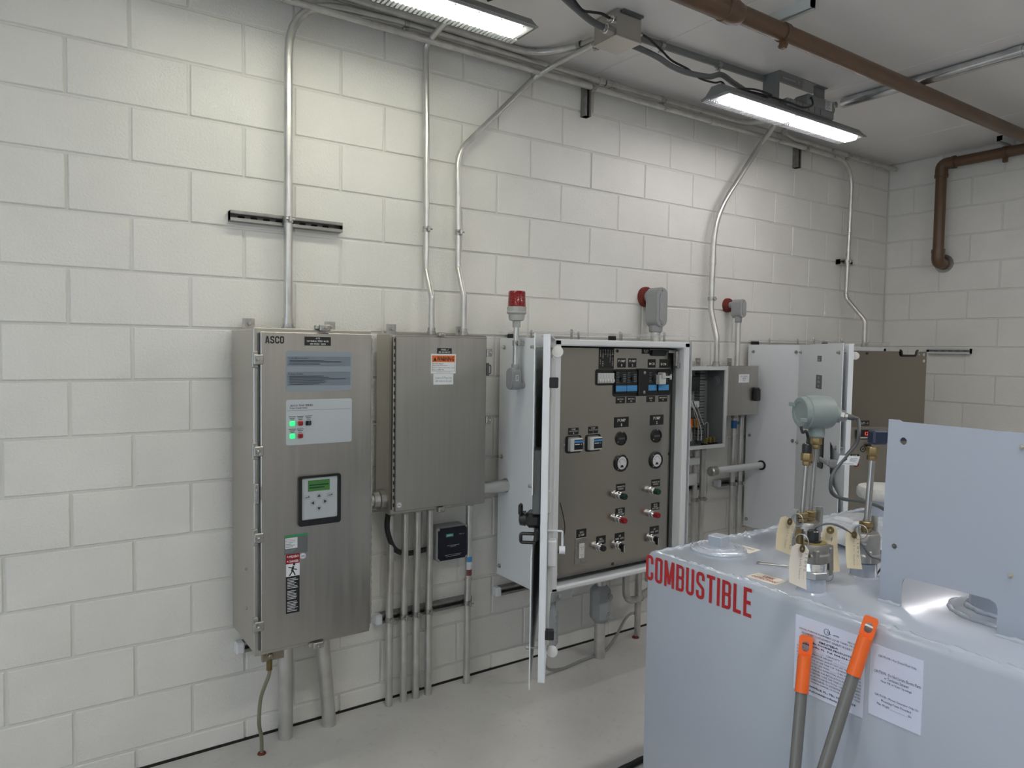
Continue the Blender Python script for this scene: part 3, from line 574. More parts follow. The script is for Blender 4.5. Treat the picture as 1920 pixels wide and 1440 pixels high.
# hour meters, gauges, relays
for x, z in ((2.344, 1.196), (2.594, 1.195)):
    mb = MB(); mb.lathe((x, YP, z), (0, -1, 0), [(.036, 0), (.036, .006), (.033, .010), (.028, .010), (.027, .006), (.002, .006)], 24)
    mb.box(x-.02, YP-.0075, z-.004, x+.02, YP-.006, z+.004, mi=1)
    for a in (90, 210, 330): bolt(mb, (x+.0315*math.cos(math.radians(a)), YP-.009, z+.0315*math.sin(math.radians(a))), (0, -1, 0), .0025, .003, 2)
    emit('hour_meter', mb, [M_BLACK, M_DGREY, M_ZINC], c3)
for x, z in ((2.347, 1.072), (2.595, 1.067)):
    mb = MB(); mb.lathe((x, YP, z), (0, -1, 0), [(.045, 0), (.045, .008), (.041, .013), (.034, .013), (.033, .009)], 28)
    mb.lathe((x, YP, z), (0, -1, 0), [(.033, .0088), (.032, .0092)], 28, mi=1); o = (0, YP-.0094, 0)
    for k in range(11):
        t = math.radians(150-k*12); p0 = Vector((x+.022*math.cos(t), 0, z-.008+.026*math.sin(t))); p1 = Vector((x+.026*math.cos(t), 0, z-.008+.031*math.sin(t))); q = Vector((math.sin(t), 0, -math.cos(t)))*.0008
        mb.add([Vector(o)+p0-q, Vector(o)+p1-q, Vector(o)+p1+q, Vector(o)+p0+q], [(0, 1, 2, 3)], 2)
    mb.add([(x-.012, YP-.0096, z-.022), (x+.012, YP-.0096, z-.022), (x+.006, YP-.0096, z-.010), (x-.006, YP-.0096, z-.010)], [(0, 1, 2, 3)], 2); mb.add([(x, YP-.0098, z-.014), (x-.021, YP-.0098, z+.012), (x-.0195, YP-.0098, z+.013)], [(0, 1, 2)], 2)
    for a in (45, 135, 225, 315): bolt(mb, (x+.039*math.cos(math.radians(a)), YP-.012, z+.039*math.sin(math.radians(a))), (0, -1, 0), .0025, .003, 3)
    emit('gauge', mb, [M_BLACK, M_PAPER, M_PRINTK, M_ZINC], c3)
for x0, z0 in ((1.988, 1.144), (2.111, 1.143)):
    mb = MB(); mb.plate(rrect(x0, z0, x0+.094, z0+.084, .012), [rrect(x0+.008, z0+.008, x0+.088, z0+.078, .008)], (0, YP, 0), X_, Z_, .004); rl = emit('relay_bezel', mb, M_BLACK, c3, smooth=False)
    mb = MB(); mb.box(x0+.010, YP-.028, z0+.010, x0+.086, YP-.001, z0+.072, c=.004); mb.quad((0, YP-.028, 0), X_, Z_, x0+.03, z0+.018, x0+.084, z0+.066, mi=1); mb.quad((0, YP-.0283, 0), X_, Z_, x0+.03, z0+.052, x0+.084, z0+.062, mi=2)
    mb.quad((0, YP-.0285, 0), X_, Z_, x0+.034, z0+.042, x0+.064, z0+.046, mi=3); mb.quad((0, YP-.0285, 0), X_, Z_, x0+.072, z0+.041, x0+.075, z0+.046, mi=3)
    emit('pump_relay', mb, [M_LGREY, M_NAVY, M_BLUEL, M_PRINTW], rl)
def pilot(x, z, lens, ln=.060):
    mb = MB(); mb.lathe((x, YP, z), (0, -1, 0), [(.020, 0), (.020, .004), (.017, .006), (.017, .010), (.019, .012), (.019, .024), (.016, .028), (.016, .034)], 18)
    p = emit('pilot_light', mb, M_ALPOL, c3)
    mb = MB(); mb.lathe((x, YP-.034, z), (0, -1, 0), [(.0155, 0), (.0155, ln-.038), (.013, ln-.034)], 18); emit('lens', mb, lens, p)
pilot(2.330, .910, M_GRNB); pilot(2.565, .911, mat('green_lens', (.004, .05, .03), .2)); pilot(2.332, .789, M_REDB); pilot(2.567, .788, M_REDB); pilot(2.206, .665, M_BLACK, .048)
for x, z in ((2.336, .655), (2.578, .658)):
    mb = MB(); mb.lathe((x, YP, z), (0, -1, 0), [(.020, 0), (.020, .004), (.017, .006), (.017, .010), (.019, .012), (.019, .022), (.016, .026)], 18); p = emit('selector_base', mb, M_ALPOL, c3)
    mb = MB(); mb.cyl((x, YP-.026, z), (x, YP-.034, z), .015, 16); mb.box(x-.006, YP-.050, z-.028, x+.006, YP-.030, z+.013, c=.003); mb.box(x-.0015, YP-.0508, z-.027, x+.0015, YP-.0495, z+.008, mi=1); emit('selector_knob', mb, [M_BLACK, M_PRINTW], p)
mb = MB(); mb.box(2.058, YP-.004, .597, 2.130, YP, .725, c=.002); bolt(mb, (2.094, YP-.004, .712), (0, -1, 0), .003, .002); bolt(mb, (2.094, YP-.004, .610), (0, -1, 0), .003, .002); oc = emit('outlet_plate', mb, M_ZINC, c3)
mb = MB(); mb.box(2.078, YP-.009, .625, 2.112, YP-.004, .698, c=.002)
for zc in (.680, .642):
    for dx in (-.006, .006): mb.quad((0, YP-.009, 0), X_, Z_, 2.095+dx-.001, zc-.004, 2.095+dx+.001, zc+.004)
    mb.quad((0, YP-.009, 0), X_, Z_, 2.0935, zc-.012, 2.0965, zc-.008)
emit('outlet', mb, [M_PRINTW, M_PRINTK], oc, smooth=False)
for x, z in ((2.307, 1.635), (2.694, 1.094), (2.307, .562)):
    mb = MB(); mb.lathe((x, YP-.0003, z), (0, -1, 0), [(.008, 0), (.008, .0008)], 12); emit('panel_hole', mb, M_DARK, c3, smooth=False)
for x, z in ((1.949, .565), (1.978, 1.186), (2.094, 1.186)):
    mb = MB(); bolt(mb, (x, YP, z), (0, -1, 0), .004, .005); emit('panel_screw', mb, M_ZINC, c3)
mb = MB(); mb.box(1.86, -.448, .468, 1.99, -.43, .512, c=.002); bolt(mb, (1.905, -.448, .492), (0, -1, 0), .011, .014); emit('ground_bracket', mb, M_GREYFIT, c3)
mb = MB(); mb.tube(spline([(1.905, -.45, .93), (1.925, -.462, .83), (1.91, -.47, .76), (1.89, -.462, .70)]), .0025, 6); emit('bonding_wire', mb, M_RUB, c3)
# ---------------- level panel swing-out plate
MS, ds_, ns_ = doorM(3.85, -.43, 22.); oS = MS @ Vector((0, 0, 0))
holes = [circ(.79, 1.641, .006), circ(.826, 1.641, .011), circ(.828, 1.601, .011), circ(.406, 1.644, .010)]
poly = [(.0, .56), (.845, .56), (.845, 1.660)]+[(.766, 1.660), (.752, 1.634), (.66, 1.634), (.646, 1.660)]+[(.0, 1.660)]
mb = MB(); mb.plate(poly, holes, oS, ds_, Z_, .004); emit('swing_panel', mb, mat('dark_stainless', (.30, .27, .235), .20, 1.), c4, smooth=False)
oSp = MS @ Vector((0, .004, 0))
mb = MB(MS); mb.tube(fillet([(.640, .010, 1.668), (.650, .010, 1.662), (.655, .010, 1.634), (.757, .010, 1.634), (.762, .010, 1.662), (.772, .010, 1.668)], .012), .007, 8); emit('panel_handle', mb, M_BLACK, c4)
mb = MB(); mb.prism([(.24, .60), (.80, .60), (.80, 1.181), (.24, 1.181)], oSp, ds_, Z_, .003); ip = emit('instrument_plate', mb, mat('grey_instrument_plate', (.36, .335, .31), .34, .9), c4, smooth=False)
oI = MS @ Vector((0, .007, 0))
printed('legend_plate', c4, oSp, ds_, Z_, .374, 1.190, .440, 1.222, M_BLKMAT, [('t', 'LIT - 1', .5, .5, .72, .45, 1)])
mb = MB(); mb.prism([(.346, 1.105), (.50, 1.105), (.50, 1.165), (.346, 1.165)], oI, ds_, Z_, .014); o2 = MS @ Vector((0, .021, 0)); mb.text('12', o2, ds_, Z_, .412, 1.142, .024, .022, mi=1); mb.quad(o2, ds_, Z_, .362, 1.112, .47, 1.121, mi=2); emit('level_display', mb, [M_BLACK, M_LED7, M_LGREY], ip, smooth=False)
mb = MB(MS); mb.cyl((.430, .007, 1.068), (.430, .028, 1.068), .013, 14); emit('knob', mb, M_BLACK, ip)
mb = MB(); mb.plate(circ(.400, 1.043, .020), [circ(.400, 1.043, .015)], oI, ds_, Z_, .002); mb.prism(circ(.400, 1.043, .006), oI, ds_, Z_, .002); emit('dial_ring', mb, M_BLACK, ip, smooth=False)
printed('legend_plate', c4, oI, ds_, Z_, .311, .980, .373, 1.011, M_BLKMAT, [('t', 'ALT PUMP\nHIGH LEVEL\nFLOAT', .5, .5, .7, .75, 1)]); printed('legend_plate', c4, oI, ds_, Z_, .430, .976, .494, 1.008, M_BLKMAT, [('t', 'LOW\nLEVEL', .5, .5, .5, .6, 1)])
mb = MB(MS); mb.cyl((.343, .004, .948), (.343, .03, .948), .013, 14); emit('push_button', mb, M_REDB, c4)
mb = MB(MS); mb.cyl((.455, .004, .935), (.455, .03, .935), .010, 14); emit('toggle', mb, M_ZINC, c4)
# ================================================================== LAMPS
def lamp(xc, label, lens, yc=-.635):
    zb = 2.885; x0, x1 = xc-.61, xc+.61
    t = thing('linear_lamp', label, 'lamp', (xc, yc, zb), 'linear LED lamps along the wall')
    prof = [(-.076, .006), (-.070, .009), (.070, .009), (.092, .003), (.094, .010), (.066, .020), (.046, .040), (.030, .058), (-.030, .058), (-.046, .040), (-.066, .020), (-.078, .012)]
    mb = MB(); mb.prism(prof, (x0, yc, zb), Y_, Z_, 1.22); emit('housing', mb, M_LAMPG, t, ang=.5)
    mb = MB()
    for k in range(66):
        x = x0+.01+k*.0183; mb.box(x, yc+.052, zb+.000, x+.009, yc+.094, zb+.010)
    fo = emit('cooling_fins', mb, M_LAMPL, t, smooth=False); fo['kind'] = 'stuff'
    for a, b in ((x0+.03, xc-.015), (xc+.015, x1-.03)):
        mb = MB(); mb.plate([(a-.012, -.068), (b+.012, -.068), (b+.012, .050), (a-.012, .050)], [[(a+.018, -.048), (b-.018, -.048), (b-.018, .028), (a+.018, .028)]], (0, yc, zb+.003), X_, Y_, .006)
        fr = emit('lens_frame', mb, M_LAMPL, t, smooth=False)
        mb = MB(); mb.box(a+.0185, yc-.0475, zb-.012, b-.0185, yc+.0275, zb+.008, c=.005); emit('lens', mb, lens, fr)
        for k in range(6):
            for sy in (-.058, .039):
                mb = MB(); bolt(mb, (a+.03+k*(b-a-.06)/5, yc+sy, zb+.003), (0, 0, -1), .003, .003); emit('screw', mb, M_ZINC, fr)
    # gear tray, bracket
    mb = MB(); mb.box(xc-.10, yc-.045, zb+.055, xc+.33, yc+.045, zb+.095, c=.006); mb.box(xc+.08, yc-.05, zb+.085, xc+.33, yc+.05, zb+.155, c=.012); mb.lathe((xc+.33, yc, zb+.12), X_, [(.036, -.02), (.036, .02), (.028, .03)], 16); emit('driver_box', mb, M_LAMPG, t)
    for k in range(6):
        mb = MB(); mb.box(xc-.08+k*.055, yc-.05, zb+.058, xc-.074+k*.055, yc-.044, zb+.09); emit('rib', mb, M_LAMPG, t, smooth=False)
    printed('rating_label', t, (xc, yc-.05, zb), X_, Z_, .235, .095, .295, .148, M_LAMPL, bars(.08, .92, [.9-.1*i for i in range(9)], .04, 1, [.9, .6, .8, .7, .9, .5, .8, .9, .6]), [M_PRINTK], .001)
    mb = MB(); yb = yc+.03
    mb.plate([(xc-.14, -.02), (xc+.30, -.02), (xc+.30, .0), (xc-.14, .0)], [], (0, yb, ZC), X_, Y_, -.003) if False else mb.box(xc-.14, yb-.05, ZC-.004, xc+.30, yb+.05, ZC-.0005)
    mb.plate([(xc-.14, ZC-.055), (xc+.06, ZC-.055), (xc+.06, ZC-.004), (xc-.14, ZC-.004)], [rrect(xc-.11, ZC-.036, xc+.0, ZC-.030, .002), circ(xc+.035, ZC-.030, .010)], (0, yb-.048, 0), X_, Z_, .003)
    mb.box(xc-.143, yb-.05, zb+.05, xc-.138, yb+.05, ZC-.004); mb.box(xc+.20, yb-.03, zb+.10, xc+.30, yb-.027, ZC-.004)
    emit('bracket', mb, M_LAMPG, t, smooth=False)
    mb = MB()
    lp = [(xc-.50, yc-.03, zb+.05), (xc-.42, yc-.02, zb+.075), (xc-.33, yc-.03, zb+.085), (xc-.24, yc-.05, zb+.07), (xc-.30, yc-.02, zb+.062), (xc-.40, yc+.0, zb+.072), (xc-.30, yc+.01, zb+.09), (xc-.18, yc-.03, zb+.075), (xc-.12, yc-.075, zb+.052), (xc-.02, yc-.085, zb+.045), (xc+.06, yc-.085, zb+.075), (xc+.07, yc-.07, zb+.12), (xc+.10, yc-.045, zb+.125)]
    mb.tube(spline(lp), .005, 8); emit('power_cord', mb, M_RUB, t)
    return t
lamp(.935, 'linear LED lamp nearest the camera, cut off by the top of the photo', M_LENS2)
lamp(3.295, 'linear LED lamp hung from the ceiling before the far wall', M_LENS)
lamp(-1.45, 'linear LED lamp in the second row by the doorway', M_LENS3, -2.85)
lamp(.935, 'linear LED lamp in the second row above the camera', M_LENS3, -2.85)
lamp(3.295, 'linear LED lamp in the second row above the fuel tank', M_LENS3, -2.85)
# ================================================================== CONDUITS AND STRUT
def strut(name, label, p, ax, ln, open_to, capped=(), m=M_STRUT, slots=True):
    """41 mm U channel: p = start on the mounting face, ax = run, open_to = direction of the slot"""
    p = Vector(p); ax = Vector(ax).normalized(); n = Vector(open_to).normalized(); s = ax.cross(n)
    t = thing(name, label, 'channel', p+ax*ln/2)
    h, w = .041, .0205; q = .0025
    mb = MB(); pr = [(-w, 0), (w, 0), (w, h), (w-.010, h), (w-.010, h-.007), (w-.0125, h-.007), (w-.0125, h-q), (w-q, h-q), (w-q, q), (-w+q, q), (-w+q, h-q), (-w+.0125, h-q), (-w+.0125, h-.007), (-w+.010, h-.007), (-w+.010, h), (-w, h)]
    mb.prism(pr, p, s, n, -ln if s.cross(n).dot(ax) < 0 else ln); emit('channel', mb, m, t, ang=.3)
    if slots:
        k = .05
        while k < ln-.03:
            mb = MB(); c = p+ax*k+n*(q+.0006); mb.prism(rrect(-.014, -.0065, .014, .0065, .006), c, ax, s if ax.cross(s).dot(n) > 0 else -s, .0004); emit('slot', mb, M_DARK if m is M_STRUT else M_ZINC, t, smooth=False); k += .05
    for e in capped:
        c = p if e == 0 else p+ax*ln; d = -ax if e == 0 else ax
        mb = MB(); a = c-s*.0235-d*.022-n*.0; b = c+s*.0235+d*.012+n*.047
        mb.box(*a, *b, c=.006); emit('end_cap', mb, M_PAPER, t)
    return t
def clampring(mb, p, ax, r, out, mi=0):
    ax = Vector(ax).normalized(); p = Vector(p); out = Vector(out).normalized(); sd = ax.cross(out)
    mb.lathe(p-ax*.012, ax, [(r+.0005, 0), (r+.003, 0), (r+.003, .024), (r+.0005, .024)], 16, mi, caps=False)
    c = p+out*(r+.010); a = c-ax*.012-sd*.006-out*.010; b = c+ax*.012+sd*.006+out*.008
    mb.box(*a, *b, c=.002, mi=mi); mb.cyl(c-sd*.018, c+sd*.018, .004, 8, mi)
def conduit(label, path, r, m=M_GAL, rad=.1, straps=(), couplings=(), hubs=(), name='electrical_conduit', group=None, n=14, base=None):
    pts = fillet(path, rad) if rad else path
    t = thing(name, label, 'conduit', base or tuple(path[0]), group)
    mb = MB(); mb.tube(pts, r, n); emit('tube', mb, m, t, ang=1.)
    for p, ax, out in straps:
        mb = MB(); clampring(mb, p, ax, r, out); emit('strap', mb, M_ZINC, t)
    for p, ax, ln in couplings:
        mb = MB(); d = Vector(ax).normalized(); mb.lathe(Vector(p)-d*ln/2, ax, [(r+.0005, 0), (r+.004, .0), (r+.004, ln), (r+.0005, ln)], 16); emit('coupling', mb, m, t)
    for p, ax, ln in hubs:
        mb = MB(); mb.lathe(p, ax, [(r*1.55, 0), (r*1.55, ln*.45), (r*1.3, ln*.5), (r*1.25, ln)], 10); emit('hub', mb, M_ZINC, t)
    return t
# A  from transfer switch cabinet up and along the wall top
conduit('thick conduit rising from the transfer switch cabinet and bending right along the wall top', [(.768, -.062, 1.690), (.768, -.062, 3.045), (1.25, -.062, 3.072), (2.46, -.062, 3.072)], .0175, M_ALU, .26,
        straps=[((.768, -.062, 2.150), Z_, -Y_), ((1.29, -.062, 3.072), X_, -Z_)], couplings=[((.768, -.062, 1.732), Z_, .035), ((2.44, -.062, 3.072), X_, .04)], hubs=[((.768, -.062, 1.699), Z_, .030)])
conduit('conduit continuing right from the grey coupling and turning out across the ceiling', [(2.47, -.062, 3.072), (3.62, -.062, 3.075), (3.80, -.30, 3.085), (3.80, -.58, 3.088)], .018, M_GAL, .16,
        straps=[((2.90, -.062, 3.072), X_, -Z_)], couplings=[((2.53, -.062, 3.072), X_, .045)])
conduit('conduit running the length of the wall top and dropping to the corner cabinet', [(-3.2, -.074, 3.016), (4.855, -.074, 3.028), (4.848, -.062, 2.05), (4.846, -.215, 1.88), (4.846, -.215, 1.685)], .0150, M_GAL, [.22, .08, .06],
        straps=[((2.375, -.074, 3.021), X_, -Y_), ((4.28, -.074, 3.027), X_, -Y_), ((4.85, -.058, 2.312), Z_, -Y_)], couplings=[((3.33, -.074, 3.025), X_, .05)], hubs=[((4.846, -.215, 1.686), Z_, .03)])
conduit('conduit crossing the ceiling edge and curving into the ceiling junction box', [(-3.2, -.10, 3.096), (1.98, -.085, 3.096), (2.085, -.30, 3.090), (2.085, -.508, 3.080)], .0165, M_GAL, .24,
        straps=[((2.078, -.32, 3.088), Y_, -Z_)])
conduit('thin conduit from the panelboard cabinet rising behind the near lamp to the ceiling', [(1.405, -.115, 1.690), (1.405, -.115, 1.87), (1.403, -.060, 2.00), (1.403, -.056, 2.60), (1.403, -.036, 3.02), (1.425, -.20, 3.075), (1.44, -.75, 3.10)], .0135, M_ALU, [.05, .05, .2, .05, .15],
        straps=[((1.403, -.060, 2.18), Z_, -Y_)], hubs=[((1.405, -.115, 1.697), Z_, .032)])
conduit('thin conduit from the panelboard cabinet slanting up right to the ceiling junction box', [(1.575, -.115, 1.690), (1.575, -.115, 1.88), (1.573, -.060, 2.02), (1.568, -.056, 2.56), (2.015, -.040, 3.005), (2.065, -.16, 3.050), (2.075, -.508, 3.055)], .0135, M_ALU, [.05, .05, .16, .04, .10],
        straps=[((1.573, -.060, 2.183), Z_, -Y_), ((2.074, -.44, 3.055), Y_, -Z_)], hubs=[((1.575, -.115, 1.697), Z_, .032)])
conduit('pale conduit with a sweeping bend rising from the open grey box towards the far lamp', [(3.376, -.112, 1.545), (3.376, -.112, 1.72), (3.376, -.060, 1.90), (3.384, -.060, 2.47), (3.77, -.085, 2.96), (3.82, -.16, 3.085), (3.80, -.35, 3.10)], .0168, M_ALU, [.06, .06, .55, .12, .06],
        straps=[((3.376, -.060, 1.965), Z_, -Y_)], couplings=[((3.380, -.060, 2.20), Z_, .05)], hubs=[((3.376, -.112, 1.549), Z_, .032)])
conduit('conduit bending off the ceiling and along the wall top into the far corner', [(3.96, -.42, 3.095), (3.97, -.09, 3.09), (4.15, -.062, 3.07), (5.47, -.062, 3.070)], .0168, M_GAL, [.10, .08], straps=[((4.80, -.062, 3.070), X_, -Z_)])
conduit('bright galvanised conduit crossing the ceiling behind the far lamp', [(3.80, -.62, 3.086), (3.80, -4.6, 3.086)], .0275, mat('bright_galvanised', (.70, .71, .72), .22, .95, var=.3, vscale=9), 0, couplings=[((3.80, -1.50, 3.086), Y_, .06)])
conduit('second galvanised conduit running beside the bright one across the ceiling', [(3.846, -.60, 3.100), (3.846, -4.6, 3.100)], .0145, M_GAL, 0, couplings=[((3.846, -1.02, 3.100), Y_, .05)])
strut('strut_channel', 'dark slotted strut channel on the wall behind the thick conduit', (.547, 0, 2.148), X_, .463, -Y_)
strut('strut_channel', 'short upright strut channel on the wall top between the two lamps', (2.375, 0, 2.885), Z_, .155, -Y_, m=M_STRUT, slots=False)
strut('strut_channel', 'short upright strut channel on the wall top under the far lamp', (4.26, 0, 2.905), Z_, .15, -Y_, m=M_STRUT, slots=False)
strut('strut_channel', 'short strut channel holding the conduit above the corner cabinet', (4.80, 0, 2.312), X_, .16, -Y_, m=M_GAL, slots=False)
strut('strut_channel', 'short pale strut channel on the far wall above the steel panel', (L, -.356, 1.672), -Y_, .296, -X_, m=M_LGREY)
strut('strut_channel', 'strut channel crossing the five conduits below the panelboard cabinet', (1.185, 0, .392), X_, .50, -Y_, capped=(0,))
strut('strut_channel', 'strut channel with white end cap under the transfer switch cabinet', (.575, 0, .398), X_, .42, -Y_, capped=(0,))
strut('strut_channel', 'strut channel with white end cap under the pump control cabinet', (1.838, 0, .402), X_, .90, -Y_, capped=(0,))
strut('strut_channel', 'short strut channel with pale cap behind the conduits beside the corner cabinet', (3.52, 0, .80), X_, .20, -Y_, capped=(0,), slots=False)
strut('strut_channel', 'short strut channel with pale cap under the open grey box', (3.10, 0, .80), X_, .24, -Y_, capped=(0,), slots=False)
# bottom conduits
conduit('fat conduit from the floor to the transfer switch cabinet, left one', [(.753, -.075, ZF-.02), (.753, -.075, .50)], .030, M_ALU, 0)
conduit('fat leaning conduit from the floor to the transfer switch cabinet, right one', [(.945, -.075, ZF-.02), (.938, -.075, .06), (.900, -.085, .46), (.898, -.085, .50)], .030, M_ALU, .2)
for i, (x, lb) in enumerate(((1.232, 'first'), (1.305, 'second'), (1.368, 'third'), (1.434, 'fourth'), (1.648, 'fifth and rightmost'))):
    conduit(f'straight conduit from floor to panelboard cabinet, {lb} from the left', [(x, -.060, ZF-.02), (x, -.060, .44), (x-.004, -.072, .62), (x-.004, -.072, .91)], .0168, M_ALU, .1,
            straps=[((x, -.060, .392), Z_, -Y_)], hubs=[((x-.004, -.072, .906), -Z_, .030)], couplings=[((x-.002, -.066, .51), Z_, .008)] if i == 4 else [], group='conduits below the panelboard cabinet')
t = bpy.data.objects.get('electrical_conduit.017')
conduit('short fat conduit nipple joining the transfer switch and panelboard cabinets', [(.985, -.12, .965), (1.17, -.12, .965)], .030, M_ALU, 0, hubs=[((1.168, -.12, .965), -X_, .050)])
conduit('short fat conduit nipple joining the panelboard and pump cabinets', [(1.655, -.115, .962), (1.86, -.115, .962)], .030, M_ALU, 0)
mb = MB(); mb.tube(spline([(1.195, -.12, .905), (1.20, -.10, .82), (1.25, -.07, .72), (1.32, -.055, .685), (1.40, -.05, .685), (1.452, -.045, .69)]), .012, 10)
fx = thing('flexible_conduit', 'black flexible conduit looping behind the conduits to the surge protector', 'conduit', (1.195, -.12, .905)); emit('tube', mb, M_RUB, fx)
mb = MB(); mb.lathe((1.452, -.045, .69), -X_, [(.016, -.01), (.016, .01), (.013, .02)], 10); emit('connector', mb, M_GREYFIT, fx)
sp = thing('surge_protector', 'black square surge protector mounted on the wall between conduits', 'surge protector', (1.535, -.045, .625))
mb = MB(); mb.box(1.462, -.085, .628, 1.625, -.001, .788, c=.006); emit('case', mb, M_GREYFIT, sp)
mb = MB(); mb.prism([(1.478, .632), (1.609, .632), (1.621, .646), (1.621, .772), (1.609, .786), (1.478, .786), (1.466, .772), (1.466, .646)], (0, -.085, 0), X_, Z_, .008)
mb.quad((0, -.093, 0), X_, Z_, 1.505, .742, 1.545, .757, mi=1); mb.text('SIEMENS', (0, -.0934, 0), X_, Z_, 1.525, .7495, .032, .007, mi=3, bold=.02); mb.text('TPS3 12', (0, -.0934, 0), X_, Z_, 1.590, .7495, .03, .005, mi=2)
for z, w in ((.70, .066), (.694, .03), (.655, .09), (.648, .08)): mb.quad((0, -.093, 0), X_, Z_, 1.545-w/2, z, 1.545+w/2, z+.0012, mi=2)
emit('cover', mb, [M_NAVY, M_TEAL, M_LGREY, M_PRINTW], sp, smooth=False)
for x in (1.470, 1.617):
    for z in (.636, .780):
        mb = MB(); bolt(mb, (x, -.085, z), (0, -1, 0), .005, .006); emit('screw', mb, M_ZINC, sp)
mb = MB()
for z0, z1, mi in ((.626, .600, 1), (.600, .562, 0), (.562, .532, 2)):
    vs = []
    for k in range(6):
        t_ = math.radians(-150+22*k)
        for zz in (z0, z1): q_ = min(1, max(0, (zz-.44)/.18)); vs.append((1.648-.004*q_+.0176*math.cos(t_), -.060-.012*q_+.0176*math.sin(t_), zz))
    mb.add(vs, [(2*k, 2*k+1, 2*k+3, 2*k+2) for k in range(5)], mi)
tag(emit('conduit_sticker', mb, [M_PAPER, M_BLUEL, mat('dull_red_print', (.20, .06, .07), .5)], loc=(1.646, -.068, .53)), 'blue, white and red maker sticker wrapped on the rightmost conduit', 'sticker')
gw = thing('ground_wire', 'thin braided ground wire hanging from the transfer switch cabinet to the floor', 'wire', (.635, -.12, ZF))
mb = MB(); mb.tube(spline([(.612, -.338, .462), (.612, -.335, .40), (.605, -.30, .34), (.600, -.26, .27), (.605, -.22, .16), (.628, -.17, .07), (.636, -.145, ZF-.005)]), .0075, 8); emit('wire', mb, M_WIRE, gw)
mb = MB(); mb.cyl((.612, -.338, .466), (.612, -.336, .415), .011, 8); emit('lug', mb, M_OLDBR, gw)
mb = MB(); mb.lathe((.636, -.145, ZF+.001), Z_, [(.018, 0), (.014, .006), (.006, .008)], 10); emit('floor_seal', mb, M_FIRE, gw)
# below pump cabinet
sf = conduit('conduit with a big grey seal fitting from the floor to the pump cabinet', [(2.40, -.19, ZF-.02), (2.40, -.19, .512)], .030, M_GAL, 0)
mb = MB(); mb.prism([(-.05, -.05), (.05, -.05), (.06, -.03), (.06, .04), (.04, .05), (-.04, .05), (-.06, .03), (-.06, -.03)], (2.40, -.19, .20), X_, -Y_, -.19) if False else mb.lathe((2.40, -.19, .185), Z_, [(.034, 0), (.052, .02), (.056, .03), (.056, .17), (.050, .185), (.034, .20)], 8)
for z in (.33, .23): mb.lathe((2.415, -.243, z), -Y_, [(.020, -.02), (.020, .008), (.013, .009), (.013, .014)], 12)
emit('seal_fitting', mb, M_GREYFIT, sf)
conduit('curved conduit looping under the pump cabinet towards the wall', [(2.575, -.20, .515), (2.575, -.20, .27), (2.70, -.16, .24), (2.90, -.10, .262)], .020, M_GAL, [.10, .06], couplings=[((2.76, -.142, .246), (1, .3, .11), .05)])
conduit('leaning conduit dropping to the floor under the pump cabinet', [(2.70, -.18, .515), (2.71, -.16, .33), (2.78, -.09, ZF-.02)], .018, M_GAL, .1)
eb = thing('seal_fitting', 'small ribbed grey conduit fitting hanging from the pump cabinet corner', 'fitting', (1.915, -.40, .22))
mb = MB(); mb.lathe((1.915, -.40, .235), Z_, [(.014, 0), (.026, .015), (.026, .165), (.012, .185), (.012, .28)], 8); emit('body', mb, M_GREYFIT, eb)
for z in (.27, .31, .35, .385):
    mb = MB(); mb.lathe((1.915, -.428, z), -Y_, [(.007, 0), (.007, .006)], 8); emit('rib', mb, M_GREYFIT, eb)
cb = thing('floor_cable', 'thin grey cable drooping across the floor below the pump cabinet', 'cable', (2.3, -.3, ZF))
mb = MB(); mb.tube(spline([(1.900, -.395, .30), (1.905, -.36, .18), (1.985, -.27, .06), (2.13, -.21, ZF+.010), (2.27, -.19, ZF+.010), (2.45, -.17, ZF+.012), (2.565, -.14, .05), (2.65, -.12, .12), (2.71, -.115, .145), (2.748, -.11, .115), (2.752, -.105, ZF)]), .0075, 8); emit('cable', mb, mat('pale_grey_cable', (.27, .27, .26), .45, .2), cb)
mb = MB(); mb.lathe((2.752, -.105, ZF+.001), Z_, [(.022, 0), (.016, .008), (.008, .011)], 10); emit('floor_seal', mb, M_FIRE, cb)
